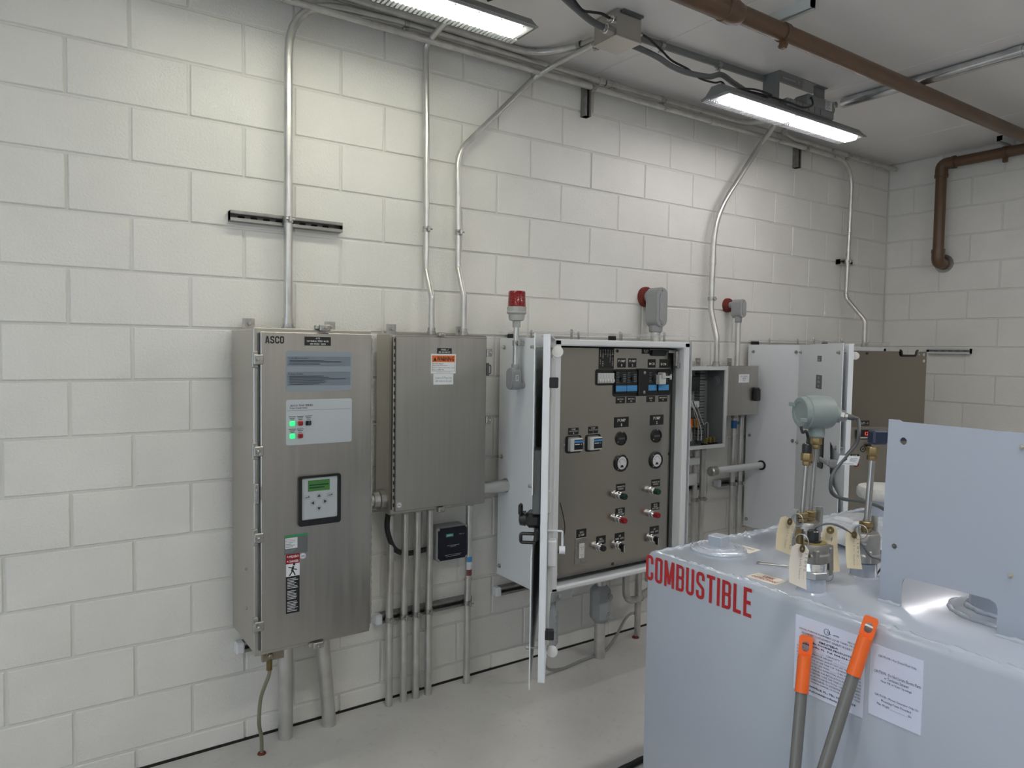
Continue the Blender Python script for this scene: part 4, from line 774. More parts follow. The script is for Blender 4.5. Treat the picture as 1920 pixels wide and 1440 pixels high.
# ---------------- conduit bodies above cabinets
def lb(label, x0, x1, y0, y1, z0, z1, cx, cy, rc, zbot, wallr, barcode=False):
    t = thing('conduit_fitting', label, 'fitting', (cx, cy, z0))
    w = (x1-x0)/2; mb = MB(); xc = (x0+x1)/2
    mb.prism(rrect(-w, z0, w, z1, w*.98, 6), (xc, y1, 0), X_, Z_, -(y0-y1)) if False else mb.prism(rrect(-w, z0, w, z1, w*.98, 6), (xc, y0, 0), X_, Z_, y0-y1)
    emit('body', mb, M_GREYFIT, t, ang=.6)
    mb = MB(); mb.prism(rrect(-w*.98, z0+.002, w*.98, z1-.002, w*.96, 6), (xc, y1, 0), X_, Z_, .006); mb.prism(rrect(-w*.5, z0+w*.7, w*.5, z1-w*.7, w*.49, 6), (xc, y1-.006, 0), X_, Z_, .004)
    cv = emit('cover', mb, M_GREYFIT, t, ang=.6)
    for z in (z0+w*.4, z1-w*.4):
        mb = MB(); bolt(mb, (xc, y1-.006, z), (0, -1, 0), .004, .004); emit('screw', mb, M_ZINC, cv)
    mb = MB(); mb.lathe((cx, cy, z0+.01), -Z_, [(rc*1.35, 0), (rc*1.3, .035), (rc*1.05, .04)], 14); emit('hub', mb, M_GREYFIT, t)
    mb = MB(); mb.cyl((cx, cy, zbot), (cx, cy, z0), rc, 16); emit('nipple', mb, M_ALU, t)
    if wallr:
        mb = MB(); mb.cyl((xc, y0, z1-w-.005), (xc, 0.01, z1-w-.005), rc*1.15, 16); emit('wall_hub', mb, M_GREYFIT, t)
        mb = MB(); mb.lathe((xc, -.03, z1-w-.005), Y_, [(rc*1.2, 0), (wallr*.9, .004), (wallr, .012), (wallr, .032)], 22); emit('firestop', mb, M_FIRE, t)
    return t
lb('large grey conduit body with red firestop above the pump cabinet', 2.822, 2.908, -.055, -.135, 1.775, 2.0, 2.865, -.095, .029, .30, .058)
lb('small grey conduit body with red firestop above the small steel box', 3.567, 3.625, -.06, -.125, 1.855, 1.972, 3.596, -.095, .0168, 1.553, .045)
# ---------------- beacon
bc = thing('warning_beacon', 'red warning beacon on a grey pole beside the pump cabinet', 'beacon', (1.785, -.25, 1.44))
mb = MB(); mb.prism(rrect(-.027, 1.445, .027, 1.548, .026, 6), (1.775, -.245, 0), Y_*-1, Z_, -.044) if False else mb.prism(rrect(-.027, 1.445, .027, 1.548, .026, 6), (1.755, -.245, 0), Y_, Z_, .044)
mb.lathe((1.799, -.245, 1.467), X_, [(.019, -.01), (.017, .033)], 14); mb.cyl((1.782, -.245, 1.535), (1.782, -.248, 1.565), .019, 14)
emit('conduit_body', mb, M_GREYFIT, bc, ang=.6)
mb = MB(); mb.prism(rrect(-.025, 1.448, .025, 1.545, .024, 6), (1.755, -.245, 0), -Y_, Z_, .006); mb.prism(rrect(-.012, 1.466, .012, 1.527, .011, 6), (1.749, -.245, 0), -Y_, Z_, .003); emit('cover', mb, M_GREYFIT, bc, ang=.6)
printed('barcode_label', bc, (0, -.2725, 0), X_, Z_, 1.768, 1.487, 1.784, 1.515, M_PAPER, bars(.15, .85, (.8, .7, .6, .5, .4, .3, .2), .05, 1, (1, 1, .8, 1, .9, 1, .7)), [M_PRINTK], .0008)
mb = MB(); mb.tube([(1.782, -.248, 1.555), (1.782, -.252, 1.755)], .0135, 14); emit('pole', mb, M_ALU, bc)
mb = MB(); clampring(mb, (1.782, -.249, 1.665), Z_, .0135, -Y_); mb.box(1.79, -.252, 1.655, 1.832, -.240, 1.675, c=.002); emit('strap', mb, M_ZINC, bc)
mb = MB(); mb.lathe((1.782, -.252, 1.74), Z_, [(.019, 0), (.019, .028), (.034, .032), (.038, .045), (.038, .058), (.047, .066), (.047, .071), (.045, .073), (.045, .079), (.046, .081), (.046, .095)], 28); emit('beacon_base', mb, mat('beacon_grey', (.42, .42, .40), .45), bc, ang=.5)
mb = MB(); mb.lathe((1.782, -.252, 1.835), Z_, [(.042, 0), (.040, .068), (.037, .073), (.034, .074), (.006, .075)], 28)
for k in range(9): mb.lathe((1.782, -.252, 1.839+k*.007), Z_, [(.0418-k*.0002, 0), (.0428-k*.0002, .0015), (.0418-k*.0002, .003)], 28, caps=False)
emit('red_dome', mb, M_REDL, bc)
# ---------------- small boxes
b1 = thing('open_terminal_box', 'open grey terminal box with wiring inside, right of the pump cabinet', 'box', (3.2, -.11, 1.065))
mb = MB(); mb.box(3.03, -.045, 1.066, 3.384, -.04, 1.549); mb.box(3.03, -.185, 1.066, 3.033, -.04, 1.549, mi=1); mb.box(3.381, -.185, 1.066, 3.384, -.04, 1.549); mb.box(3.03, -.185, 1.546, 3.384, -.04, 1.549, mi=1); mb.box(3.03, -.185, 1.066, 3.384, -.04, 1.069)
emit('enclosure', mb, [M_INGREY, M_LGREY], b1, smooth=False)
mb = MB(); mb.plate([(3.028, 1.063), (3.386, 1.063), (3.386, 1.552), (3.028, 1.552)], [[(3.042, 1.083), (3.372, 1.083), (3.372, 1.530), (3.042, 1.530)]], (0, -.178, 0), X_, Z_, .010); emit('front_frame', mb, M_LGREY, b1, smooth=False)
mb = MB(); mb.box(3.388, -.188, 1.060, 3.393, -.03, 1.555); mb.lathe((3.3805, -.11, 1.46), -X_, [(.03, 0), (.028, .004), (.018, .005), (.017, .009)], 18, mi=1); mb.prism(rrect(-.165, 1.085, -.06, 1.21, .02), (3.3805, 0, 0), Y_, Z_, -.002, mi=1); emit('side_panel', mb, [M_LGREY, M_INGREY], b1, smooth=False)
mb = MB(); mb.box(3.05, -.05, 1.09, 3.34, -.046, 1.525); bp = emit('back_panel', mb, mat('grey_back_panel', (.30, .31, .30), .5), b1, smooth=False)
mb = MB(); mb.box(3.26, -.09, 1.10, 3.30, -.05, 1.52)
emit('wire_duct', mb, mat('duct_grey', (.20, .21, .21), .5), bp, smooth=False)
for k in range(24):
    mb = MB(); mb.box(3.257, -.092, 1.11+k*.017, 3.303, -.05, 1.117+k*.017); emit('duct_finger', mb, M_BLACK if k % 2 else M_DGREY, bp, smooth=False)
for z0, z1, m in ((1.40, 1.49, M_BLACK), (1.30, 1.34, M_LGREY), (1.24, 1.29, M_DGREY)):
    mb = MB(); mb.box(3.06, -.10, z0, 3.25, -.05, z1, c=.004); emit('terminal_strip', mb, m, bp)
for i, (x, z) in enumerate(((3.17, 1.18), (3.20, 1.18), (3.23, 1.18))):
    mb = MB(); mb.box(x, -.10, z, x+.026, -.05, z+.055, c=.003); emit('relay', mb, (M_ORANGE, M_YEL, mat('amber_plastic', (.45, .16, .02), .4))[i], bp)
for i, (x, z) in enumerate(((3.28, 1.095), (3.315, 1.10), (3.35, 1.10))):
    mb = MB(); mb.box(x-.006, -.14, z-.025, x+.006, -.12, z+.02, c=.002); mb.box(x-.014, -.15, 1.070, x+.014, -.10, z-.012, c=.003, mi=1); emit('ground_terminal', mb, [M_YEL, M_BLACK], b1)
for k in range(6):
    mb = MB(); x = 3.07+.03*k
    mb.tube(spline([(x, -.10, 1.42-.02*k), (x+.04, -.12, 1.36-.03*k), (x+.06, -.115, 1.30-.02*k), (x+.11, -.10, 1.16+.02*(k % 3)), (x+.10, -.11, 1.10)], 6), .003, 5); emit('wire', mb, (M_LGREY, M_CABLE, M_GASK)[k % 3], b1)
b2_ = thing('small_steel_box', 'small stainless box with white label and black latch beside the open terminal box', 'box', (3.55, -.11, 1.25))
mb = MB(); mb.box(3.402, -.178, 1.252, 3.692, -.04, 1.553, c=.004); emit('enclosure', mb, M_SS, b2_)
mb = MB(); mb.box(3.398, -.186, 1.250, 3.695, -.178, 1.556, c=.003); emit('door', mb, M_SS, b2_)
printed('label', b2_, (0, -.186, 0), X_, Z_, 3.50, 1.452, 3.60, 1.503, M_PAPER, [('t', 'RTU CONTROL\nCENTER\nBOX', .5, .5, .66, .7, 1)], [M_PRINTG])
mb = MB(); mb.box(3.640, -.215, 1.335, 3.685, -.186, 1.42, c=.006); mb.lathe((3.672, -.215, 1.413), (0, -1, 0), [(.008, 0), (.008, .006)], 12, mi=1); emit('latch', mb, [M_BLACK, M_ZINC], b2_)
for x, par in ((3.36, b1), (3.10, b1), (3.585, b2_)): tab(par, x-.07 if par is b1 and x > 3.2 else x, 1.578)
for x, lb_ in ((3.245, 'left of the pair'), (3.312, 'right of the pair')):
    conduit(f'conduit from the floor up to the open terminal box, {lb_}', [(x, -.082, ZF-.02), (x, -.082, 1.066)], .0168, M_ALU, 0, straps=[((x, -.082, .735), Z_, -Y_)], hubs=[((x, -.082, 1.065), -Z_, .03)])
for x, lb_ in ((3.600, 'with blue tape'), (3.672, 'nearest the corner cabinet')):
    conduit(f'conduit from the floor up to the small steel box, {lb_}', [(x, -.082, ZF-.02), (x, -.082, 1.252)], .0168, M_ALU, 0, straps=[((x, -.082, .80), Z_, -Y_)], hubs=[((x, -.082, 1.251), -Z_, .03)])
mb = MB(); mb.lathe((3.600, -.082, 1.155), Z_, [(.0172, 0), (.0175, .05)], 14, caps=False); mb.box(3.61, -.101, 1.18, 3.628, -.098, 1.20)
tag(emit('blue_tape', mb, M_BLUET, loc=(3.6, -.082, 1.155)), 'band of blue tape around the conduit under the small steel box', 'tape')
hs = thing('conduit_stub', 'horizontal conduit stub with end bushing sticking out of the corner cabinet', 'conduit', (3.80, -.167, .918))
mb = MB(); mb.cyl((3.803, -.167, .917), (3.245, -.20, .925), .021, 16); emit('tube', mb, M_LGREY, hs)
mb = MB(); mb.lathe((3.30, -.197, .924), (-1, -.06, .014), [(.0215, 0), (.027, .002), (.027, .030), (.029, .032), (.029, .050), (.022, .056)], 16); emit('bushing', mb, M_ZINC, hs)
mb = MB(); mb.lathe((3.774, -.169, .917), X_, [(.031, -.006), (.031, .006)], 18); emit('grommet', mb, M_RUB, hs)
mb = MB(); mb.box(3.10, -.11, .83, 3.235, -.05, .90, c=.006); mb.cyl((3.12, -.08, .90), (3.12, -.08, 1.066), .014, 12); mb.box(3.09, -.12, .955, 3.25, -.06, 1.00, c=.006)
tag(emit('cable_tray_bracket', mb, M_LGREY, loc=(3.16, -.08, .83)), 'pale bracket and tubing under the open terminal box', 'bracket')
# ================================================================== CEILING JUNCTION BOX, FLEX, CABLES
jb = thing('ceiling_junction_box', 'square steel junction box fixed under the ceiling between the lamps', 'junction box', (2.075, -.585, 3.0))
mb = MB(); mb.box(2.002, -.66, 3.004, 2.148, -.51, ZC-.002, c=.002); emit('box', mb, M_SSH, jb)
mb = MB(); mb.box(1.999, -.663, 2.998, 2.151, -.507, 3.006, c=.002); emit('cover', mb, M_SSH, jb)
mb = MB(); mb.box(2.03, -.672, ZC-.012, 2.15, -.66, ZC-.002); emit('flange', mb, M_DGREY, jb)
for p, ax, r in (((2.002, -.60, 3.045), -X_, .016), ((2.002, -.64, 3.07), -X_, .012), ((2.148, -.63, 3.06), X_, .012)):
    mb = MB(); mb.lathe(p, ax, [(r*1.4, 0), (r*1.4, .012), (r*1.15, .014), (r*1.1, .03)], 10); emit('cable_gland', mb, M_ALPOL, jb)
fx = thing('flexible_conduit', 'thick grey flexible conduit drooping between the near lamp and the junction box', 'conduit', (1.7, -.6, 3.06)); mb = MB(); mb.tube(spline([(1.985, -.60, 3.045), (1.90, -.61, 3.05), (1.78, -.64, 3.065), (1.66, -.68, 3.075), (1.52, -.72, 3.07), (1.36, -.72, 3.06), (1.22, -.70, 3.065), (1.05, -.66, 3.03)]), .0145, 10); emit('tube', mb, M_FLEX, fx)
fx = thing('braided_cable', 'black braided cable looping into the junction box from the near lamp', 'cable', (1.75, -.64, 3.06)); mb = MB(); mb.tube(spline([(1.985, -.64, 3.07), (1.93, -.645, 3.075), (1.86, -.655, 3.06), (1.80, -.67, 3.045), (1.74, -.69, 3.06), (1.70, -.70, 3.08), (1.60, -.72, 3.095), (1.50, -.70, 3.02), (1.42, -.68, 3.0), (1.34, -.66, 2.96)]), .006, 8); emit('cable', mb, M_RUB, fx)
fx = thing('flexible_conduit', 'thick grey flexible conduit sagging from the junction box to the far lamp', 'conduit', (2.5, -.56, 3.05)); mb = MB(); mb.tube(spline([(2.148, -.56, 3.035), (2.24, -.565, 3.03), (2.34, -.58, 3.01), (2.42, -.59, 2.985), (2.52, -.60, 2.975), (2.66, -.61, 2.985), (2.76, -.60, 3.02), (2.86, -.60, 3.0), (3.0, -.60, 2.975), (3.1, -.62, 2.96)]), .0135, 10); emit('tube', mb, M_FLEX, fx)
conduit('grey conduit on the ceiling from the junction box to the far lamp', [(2.15, -.53, 3.095), (3.20, -.56, 3.098)], .0165, M_LAMPG, 0, straps=[((2.40, -.538, 3.095), X_, -Z_), ((2.80, -.548, 3.096), X_, -Z_)])
fx = thing('braided_cable', 'thin black cable tied along the flexible conduit to the far lamp', 'cable', (2.5, -.6, 3.05)); mb = MB(); mb.tube(spline([(2.17, -.63, 3.06), (2.24, -.62, 3.055), (2.34, -.60, 3.035), (2.42, -.59, 3.012), (2.52, -.60, 2.992), (2.60, -.605, 2.965), (2.70, -.61, 2.965), (2.77, -.60, 2.985), (2.79, -.62, 2.94)]), .005, 8); emit('cable', mb, M_RUB, fx)
# ================================================================== BROWN PIPE
bpipe = thing('brown_drain_pipe', 'brown painted pipe crossing the ceiling and dropping into the far wall', 'pipe', (L, -.437, 2.31))
yb, zb = -1.066, 3.022; xb = L-.10
mb = MB(); mb.tube([(2.30, yb, zb), (xb-.06, yb, zb)], .0365, 24); emit('pipe_run', mb, M_BROWN, bpipe)
mb = MB(); mb.tube([(-1.2, yb, zb-.006), (2.24, yb, zb-.006)], .0445, 24); emit('pipe_run', mb, M_BROWN, bpipe)
mb = MB(); mb.lathe((2.20, yb, zb-.004), X_, [(.047, 0), (.050, .004), (.050, .055), (.046, .075), (.0415, .10), (.0375, .105)], 24); emit('reducer', mb, M_BROWN, bpipe)
def elbow(p, a, b, r=.0365, R=.055):
    a = Vector(a); b = Vector(b); p = Vector(p); mb = MB(); mb.tube(fillet([p+a*.085, p, p+b*.085], R), r+.006, 20)
    for d in (a, b): mb.lathe(p+d*.072, d, [(r+.009, 0), (r+.009, .022), (r+.001, .022)], 20)
    return emit('elbow', mb, M_BROWN, bpipe, ang=.7)
elbow((xb, yb, zb), -X_, Y_); elbow((xb, -.437, zb), -Y_, -Z_); elbow((xb, -.437, 2.315), Z_, X_)
mb = MB(); mb.tube([(xb, yb+.06, zb), (xb, -.50, zb)], .0365, 24); emit('pipe_run', mb, M_BROWN, bpipe)
mb = MB(); mb.tube([(xb, -.437, zb-.06), (xb, -.437, 2.38)], .0365, 24); emit('pipe_run', mb, M_BROWN, bpipe)
mb = MB(); mb.tube([(xb+.06, -.437, 2.315), (L+.02, -.437, 2.315)], .0365, 24); emit('pipe_run', mb, M_BROWN, bpipe)
mb = MB(); mb.lathe((L-.008, -.437, 2.315), X_, [(.042, 0), (.066, 0), (.066, .010), (.042, .010)], 24); emit('wall_escutcheon', mb, M_ALCAST, bpipe)
mb = MB(); mb.lathe((L-.007, -.437, 2.315), X_, [(.0425, 0), (.0425, .002)], 24); emit('dark_gap', mb, M_DARK, bpipe)
for p, ax in (((2.60, yb, zb), X_), ((xb, -.845, zb), Y_)):
    mb = MB(); mb.lathe(Vector(p)-Vector(ax)*.014, ax, [(.037, 0), (.041, 0), (.041, .028), (.037, .028)], 20, caps=False); c = Vector(p)-Z_*.050; mb.box(c.x-.014, c.y-.014, c.z-.018, c.x+.014, c.y+.014, c.z+.012, c=.004)
    s = Z_.cross(ax); mb.cyl(c-s*.02-Z_*.004, c+s*.02-Z_*.004, .008, 8); emit('pipe_clamp', mb, M_BROWN, bpipe)
strut('strut_channel', 'short strut channel on the ceiling holding the brown pipe', (2.605, -1.20, ZC), Y_, .26, -Z_, m=M_LGREY, slots=False)
strut('strut_channel', 'short strut channel at the ceiling edge holding the brown pipe by the far wall', (L-.20, -.845, ZC), X_, .19, -Z_, m=M_LGREY, slots=False)
# ================================================================== FUEL TANK
TX, TY, TZ = 1.227, -1.668, 1.10
tk = thing('fuel_tank', 'big pale blue-grey steel fuel tank lettered COMBUSTIBLE in red', 'tank', (2.1, -2.6, ZF))
mb = MB(); mb.box(TX, TY, ZF+.06, 2.95, -3.75, TZ, c=.013); emit('tank_body', mb, M_TANK, tk, ang=.9)
mb = MB(); mb.box(TX+.05, TY-.05, ZF, 2.90, -3.70, ZF+.062); emit('base_skid', mb, M_DGREY, tk, smooth=False)
def weld(path, r=.0085, step=.011, name='weld_bead'):
    P = []; 
    for a, b in zip(path[:-1], path[1:]):
        a = Vector(a); b = Vector(b); n = max(2, int((b-a).length/step))
        for k in range(n): P.append(a.lerp(b, k/n)+Vector((random.uniform(-.0016, .0016), random.uniform(-.0016, .0016), random.uniform(-.0022, .0014))))
    P.append(Vector(path[-1])); mb = MB(); mb.tube(P, [r*random.uniform(.75, 1.2) for _ in P], 8); return emit(name, mb, M_TANKW, tk, ang=1.2)
weld([(TX+.022, -3.7, TZ-.006), (TX+.022, TY-.022, TZ-.006), (2.90, TY-.022, TZ-.006)], .0105)
def ringweld(x, y, R, r=.0062, name='weld_ring', z=TZ+.001):
    n = max(18, int(R*2*math.pi/.010)); P = [(x+R*math.cos(2*math.pi*i/n)+random.uniform(-.0012, .0012), y+R*math.sin(2*math.pi*i/n)+random.uniform(-.0012, .0012), z+random.uniform(-.001, .001)) for i in range(n+1)]
    mb = MB(); mb.tube(P, [r*random.uniform(.75, 1.2) for _ in P], 8); return emit(name, mb, M_TANKW, tk, ang=1.2)
# square head plug
PXc, PYc = 1.407, -1.765
mb = MB(); mb.lathe((PXc, PYc, TZ-.001), Z_, [(.070, 0), (.068, .006), (.055, .010), (.044, .010), (.042, .013), (.030, .013)], 36); emit('plug_flange', mb, M_TANK, tk)
ringweld(PXc, PYc, .070); ringweld(PXc, PYc, .050, .004, z=TZ+.009)
mb = MB(Matrix.Translation((PXc, PYc, 0)) @ Matrix.Rotation(math.radians(8), 4, 'Z')); mb.box(-.021, -.021, TZ+.010, .021, .021, TZ+.040, c=.002); emit('square_plug', mb, M_TANK, tk)
# lettering
oT = (TX, 0, 0); TU = -Y_
mb = MB(); x = 1.674; CW = {'M': .0345, 'I': .0088, 'L': .0225, 'E': .0225, 'T': .0255}
word = 'COMBUSTIBLE'; gap = (.336-sum(CW.get(c, .0265) for c in word))/(len(word)-1)
for c in word: glyph(mb, c, (lambda x: (lambda p: Vector((TX-.0004-p.z, -(x+p.x), 1.0255+p.y))))(x), CW.get(c, .0265), .068, .0088); x += CW.get(c, .0265)+gap
emit('lettering', mb, M_PRINTR, tk, smooth=False)
def tl(name, y0, z0, y1, z1, bg, items, mats, label): return printed(name, tk, (TX, 0, 0), TU, Z_, y0, z1, y1, z0, bg, items, mats, .0010, label)
ul = [('t', 'UL', .5, .905, .05, .035, 1, .02), ('t', 'LISTED', .60, .895, .09, .017, 1, .02), ('t', 'MH 15321', .84, .875, .15, .026, 1, .0), ('t', 'SPECIAL PURPOSE FLAMMABLE LIQUID TANKS, PROTECTED', .52, .835, .92, .027, 1, .0), ('t', 'SECONDARY CONTAINMENT GENERATOR BASE TANK', .50, .79, .80, .027, 1, .0),
      ('t', 'FIRE-STEEL\u00ae', .5, .74, .27, .030, 1, .03), ('t', 'Mfg. By: PHOENIX PRODUCTS', .5, .695, .64, .030, 1, .03), ('t', 'Jacksonville, FL  Tel: 904-354-1858', .5, .65, .80, .030, 1, .03)]
tx = ['DATE ______________   CAPACITY ______________', 'MAXIMUM GENERATOR WEIGHT ______________________', 'EMERGENCY RELIEF VENTING; CAPACITY NOT LESS THAN ______ CFH', 'WITHIN ONE FOOT OF THE TANK TOP. THE MINIMUM REQUIRED', 'VENT CAPACITY NOT LESS THAN ______ CUBIC FEET PER HOUR', 'WHEN PRESSURE TESTING INTERSTITIAL SPACE, THE MAXIMUM', 'THIS TANK IS INTENDED FOR INSTALLATION IN ACCORDANCE', 'WITH THE UNIFORM FIRE CODE. THIS TANK IS FOR STATIONARY', 'FOLLOW INSTALLATION INSTRUCTIONS. USE RESISTANT AND', 'TANK SHALL BE INVESTIGATED TO DETERMINE FIT FOR USE AFTER', 'FIRE OR OTHER PHYSICAL DAMAGE, OR MOVED. PROTECTED TANK']
ul += [('t', s_, .5, .595-.041*i, .92, .024, 1, .0) for i, s_ in enumerate(tx)]
ul += [('t', 'JACKSONVILLE, FL., TEL: 904-354-1858', .5, .115, .80, .034, 1, .02), ('t', 'www.phoenixproducts.com', .45, .06, .60, .034, 1, .02)]
tl('listing_label', 2.124, 1.072, 2.280, .909, M_LABELB, ul, [M_PRINTK], 'white listing label crowded with fine print')
mb = MB(); yc, zc = 2.197, 1.0565; o = (TX-.0012, 0, 0); mb.plate(circ(yc, zc, .0068), [circ(yc, zc, .0060)], o, TU, Z_, .0004); emit('listing_ring', mb, M_PRINTK, tk, smooth=False)
tl('caution_label', 2.290, 1.067, 2.391, .925, M_LABELB, [('t', 'CAUTION - For Diesel Fuel Only', .52, .86, .72, .042, 1, 0), ('t', 'CAUTION - Do Not Locate Electric Parts', .53, .64, .88, .042, 1, 0), ('t', 'or Terminate Exhaust', .52, .58, .46, .040, 1, 0), ('t', 'Near Fill or Vent Openings', .52, .52, .58, .042, 1, 0),
     ('t', 'CAUTION - Mount Generator Only On', .53, .31, .82, .042, 1, 0), ('t', 'Mounting Points Provided', .53, .25, .56, .042, 1, 0), ('t', 'Max. Weight ______________ Lbs.', .50, .19, .66, .042, 1, 0)], [M_PRINTK], 'white label with three CAUTION notes')
def toplab(name, cx, cy, w, h, rot, items, mats, label):
    U = Vector((math.cos(rot), math.sin(rot), 0)); return printed(name, tk, (cx, cy, TZ), U, Z_.cross(U), -w/2, -h/2, w/2, h/2, M_TAGW, items, mats, .0008, label)
toplab('leak_label', 1.303, -1.994, .080, .050, math.radians(-88), [('t', 'LEAK', .5, .68, .36, .26, 1), ('t', 'DETECTION', .5, .30, .80, .26, 1)], [M_PRINTR], 'label reading LEAK DETECTION')
toplab('combustible_label', 1.472, -1.790, .085, .055, math.radians(-85), [('t', 'COMBUSTIBLE', .5, .65, .8, .2, 1), ('t', 'FUEL', .5, .32, .35, .2, 1)], [M_PRINTG], 'small label reading COMBUSTIBLE beside the square plug')
# upright plate
PXp = 1.388
mb = MB(); poly = [(2.217, TZ-.002), (2.264, TZ-.002)]+[(2.264, 1.150), (2.268, 1.160), (2.278, 1.166)]+[(2.432, 1.166), (2.442, 1.161), (2.446, 1.150)]+[(2.446, TZ-.002), (2.90, TZ-.002), (2.90, 1.490), (2.250, 1.494), (2.244, 1.497), (2.223, 1.497)]
mb.plate(poly, [circ(2.255, 1.453, .008), circ(2.246, 1.226, .006)], (PXp+.005, 0, 0), TU, Z_, .005); emit('mounting_plate', mb, M_TANK, tk, smooth=False)
for y, z in ((2.474, 1.467), (2.465, 1.221), (2.246, 1.226)):
    mb = MB(); bolt(mb, (PXp, -y, z), -X_, .0032, .004); emit('plate_bolt', mb, M_GASK if y > 2.3 else M_DGREY, tk)
weld([(PXp-.002, -2.90, TZ), (PXp-.002, -2.446, TZ)], .006); weld([(PXp-.002, -2.264, TZ), (PXp-.002, -2.217, TZ)], .006)
# low block behind, round ports
mb = MB(); mb.lathe((1.525, -2.405, TZ-.001), Z_, [(.098, 0), (.092, .006), (.066, .010), (.062, .012), (.060, .055)], 30); emit('port_neck', mb, M_TANK, tk)
ringweld(1.525, -2.405, .095, .006); ringweld(1.525, -2.405, .064, .006, z=TZ+.012)
mb = MB(); mb.box(1.72, -2.14, TZ-.001, 2.32, -1.785, TZ+.036, c=.010); emit('access_cover', mb, M_TANK, tk)
vt = thing('emergency_vent', 'round lidded vent wrapped in plastic standing behind the thin probe', 'vent', (2.075, -1.862, TZ+.036))
mb = MB(); mb.lathe((2.075, -1.862, TZ+.036), Z_, [(.056, 0), (.056, .042), (.064, .044), (.064, .054)], 30); emit('neck', mb, M_TANK, vt)
mb = MB(); mb.lathe((2.075, -1.862, TZ+.089), Z_, [(.078, 0), (.082, .006), (.082, .026), (.077, .034), (.062, .038), (.01, .039)], 34); emit('lid', mb, mat('cream_cap', (.50, .50, .47), .45, bump=.6, bscale=60), vt)
mb = MB(); n = 14; vs = []; fs = []
for i in range(n):
    for j in range(n):
        h = TZ+.040+random.uniform(0, .008)-(.03 if j in (0, n-1) or i == 0 else 0); vs.append((1.700+i*.03+random.uniform(-.006, .006), -1.765-j*.029+random.uniform(-.006, .006), h))
for i in range(n-1):
    for j in range(n-1): fs.append((i*n+j, i*n+j+1, (i+1)*n+j+1, (i+1)*n+j))
keep = [f for f in fs if all((vs[q][0]-2.075)**2+(vs[q][1]+1.862)**2 > .074**2 for q in f)]
mb.add(vs, keep); tag(emit('shrink_wrap', mb, M_CLEARP, loc=(1.9, -1.95, TZ+.04), ang=.2), 'crumpled clear plastic sheet over the low cover on the tank', 'plastic sheet')
# couplings with probes
def camlock(label, x, y, capm, top, arms, collar=True):
    t = thing('cam_coupling', label, 'coupling', (x, y, TZ), 'cam lock couplings on the tank top')
    mb = MB(); mb.lathe((x, y, TZ-.001), Z_, [(.034, 0), (.030, .005), (.029, .036)], 28); emit('stub', mb, M_TANK, t)
    if collar:
        mb = MB(); mb.lathe((x, y, TZ+.034), Z_, [(.032, 0), (.036, .002), (.036, .015), (.034, .017)], 8); emit('hex_collar', mb, M_ALCAST, t)
        mb = MB(); mb.lathe((x, y, TZ+.049), Z_, [(.031, 0), (.0315, .022), (.029, .026)], 28); emit('polished_adapter', mb, M_ALPOL, t)
    z0 = TZ+(.068 if collar else .036)
    mb = MB(); mb.lathe((x, y, z0), Z_, [(.030, 0), (.037, .004), (.037, .020), (.034, .024), (.034, top-z0-.006), (.030, top-z0)], 28)
    for a in range(4): 
        t_ = math.radians(45+90*a); mb.box(x+.034*math.cos(t_)-.006, y+.034*math.sin(t_)-.006, z0+.004, x+.034*math.cos(t_)+.006, y+.034*math.sin(t_)+.006, z0+.034, c=.002)
    emit('cap', mb, capm, t)
    for a, up, m in arms:
        d = Vector((math.cos(a), math.sin(a), 0)); p = Vector((x, y, top-.022))+d*.041; s = Z_.cross(d)
        mb = MB(); e = p+d*.016+Z_*(.050 if up else -.045)
        mb.prism([(-.008, -.012), (.008, -.012), (.009, .0), (.012, .045), (.006, .056), (-.004, .056)], p-s*.0065, d, Z_ if up else -Z_, .013 if up else -.013); mb.cyl(p-s*.011, p+s*.011, .004, 8); ar = emit('cam_arm', mb, m, t)
        mb = MB(); c = e+d*.003; nn = 22; mb.tube([c+s*(.015*math.cos(2*math.pi*i/nn))+Z_*(.016*math.sin(2*math.pi*i/nn)-.016) for i in range(nn+1)], .0013, 6); emit('pull_ring', mb, M_ZINC, ar)
    return t
cA = camlock('dark capped cam coupling with black knob, nearest on the tank top', 1.315, -2.102, M_CASTG, 1.212, [(math.radians(190), True, M_OLDBR), (math.radians(0), False, M_CASTG)])
mb = MB(); mb.lathe((1.315, -2.102, 1.210), Z_, [(.018, 0), (.018, .005), (.013, .007), (.013, .026), (.010, .029)], 8); emit('knob', mb, M_BLACK, cA)
mb = MB(); mb.lathe((1.315, -2.102, 1.2121), Z_, [(.028, 0), (.028, .0008)], 24); emit('yellow_ring', mb, M_YEL, cA)
cB = camlock('silver cam coupling carrying the single steel probe with blue connector', 1.525, -2.105, M_ALCAST, 1.208, [(math.radians(200), True, M_ALCAST), (math.radians(20), True, M_ALCAST)], False)
cC = camlock('silver cam coupling carrying two probes and the round transmitter', 1.515, -1.957, M_ALCAST, 1.205, [(math.radians(190), True, M_ALCAST), (math.radians(10), True, M_ALCAST)], False)
def hexnut(mb, p, r, h, mi=0): mb.lathe(p, Z_, [(r*.92, 0), (r, h*.1), (r, h*.9), (r*.92, h)], 6, mi)
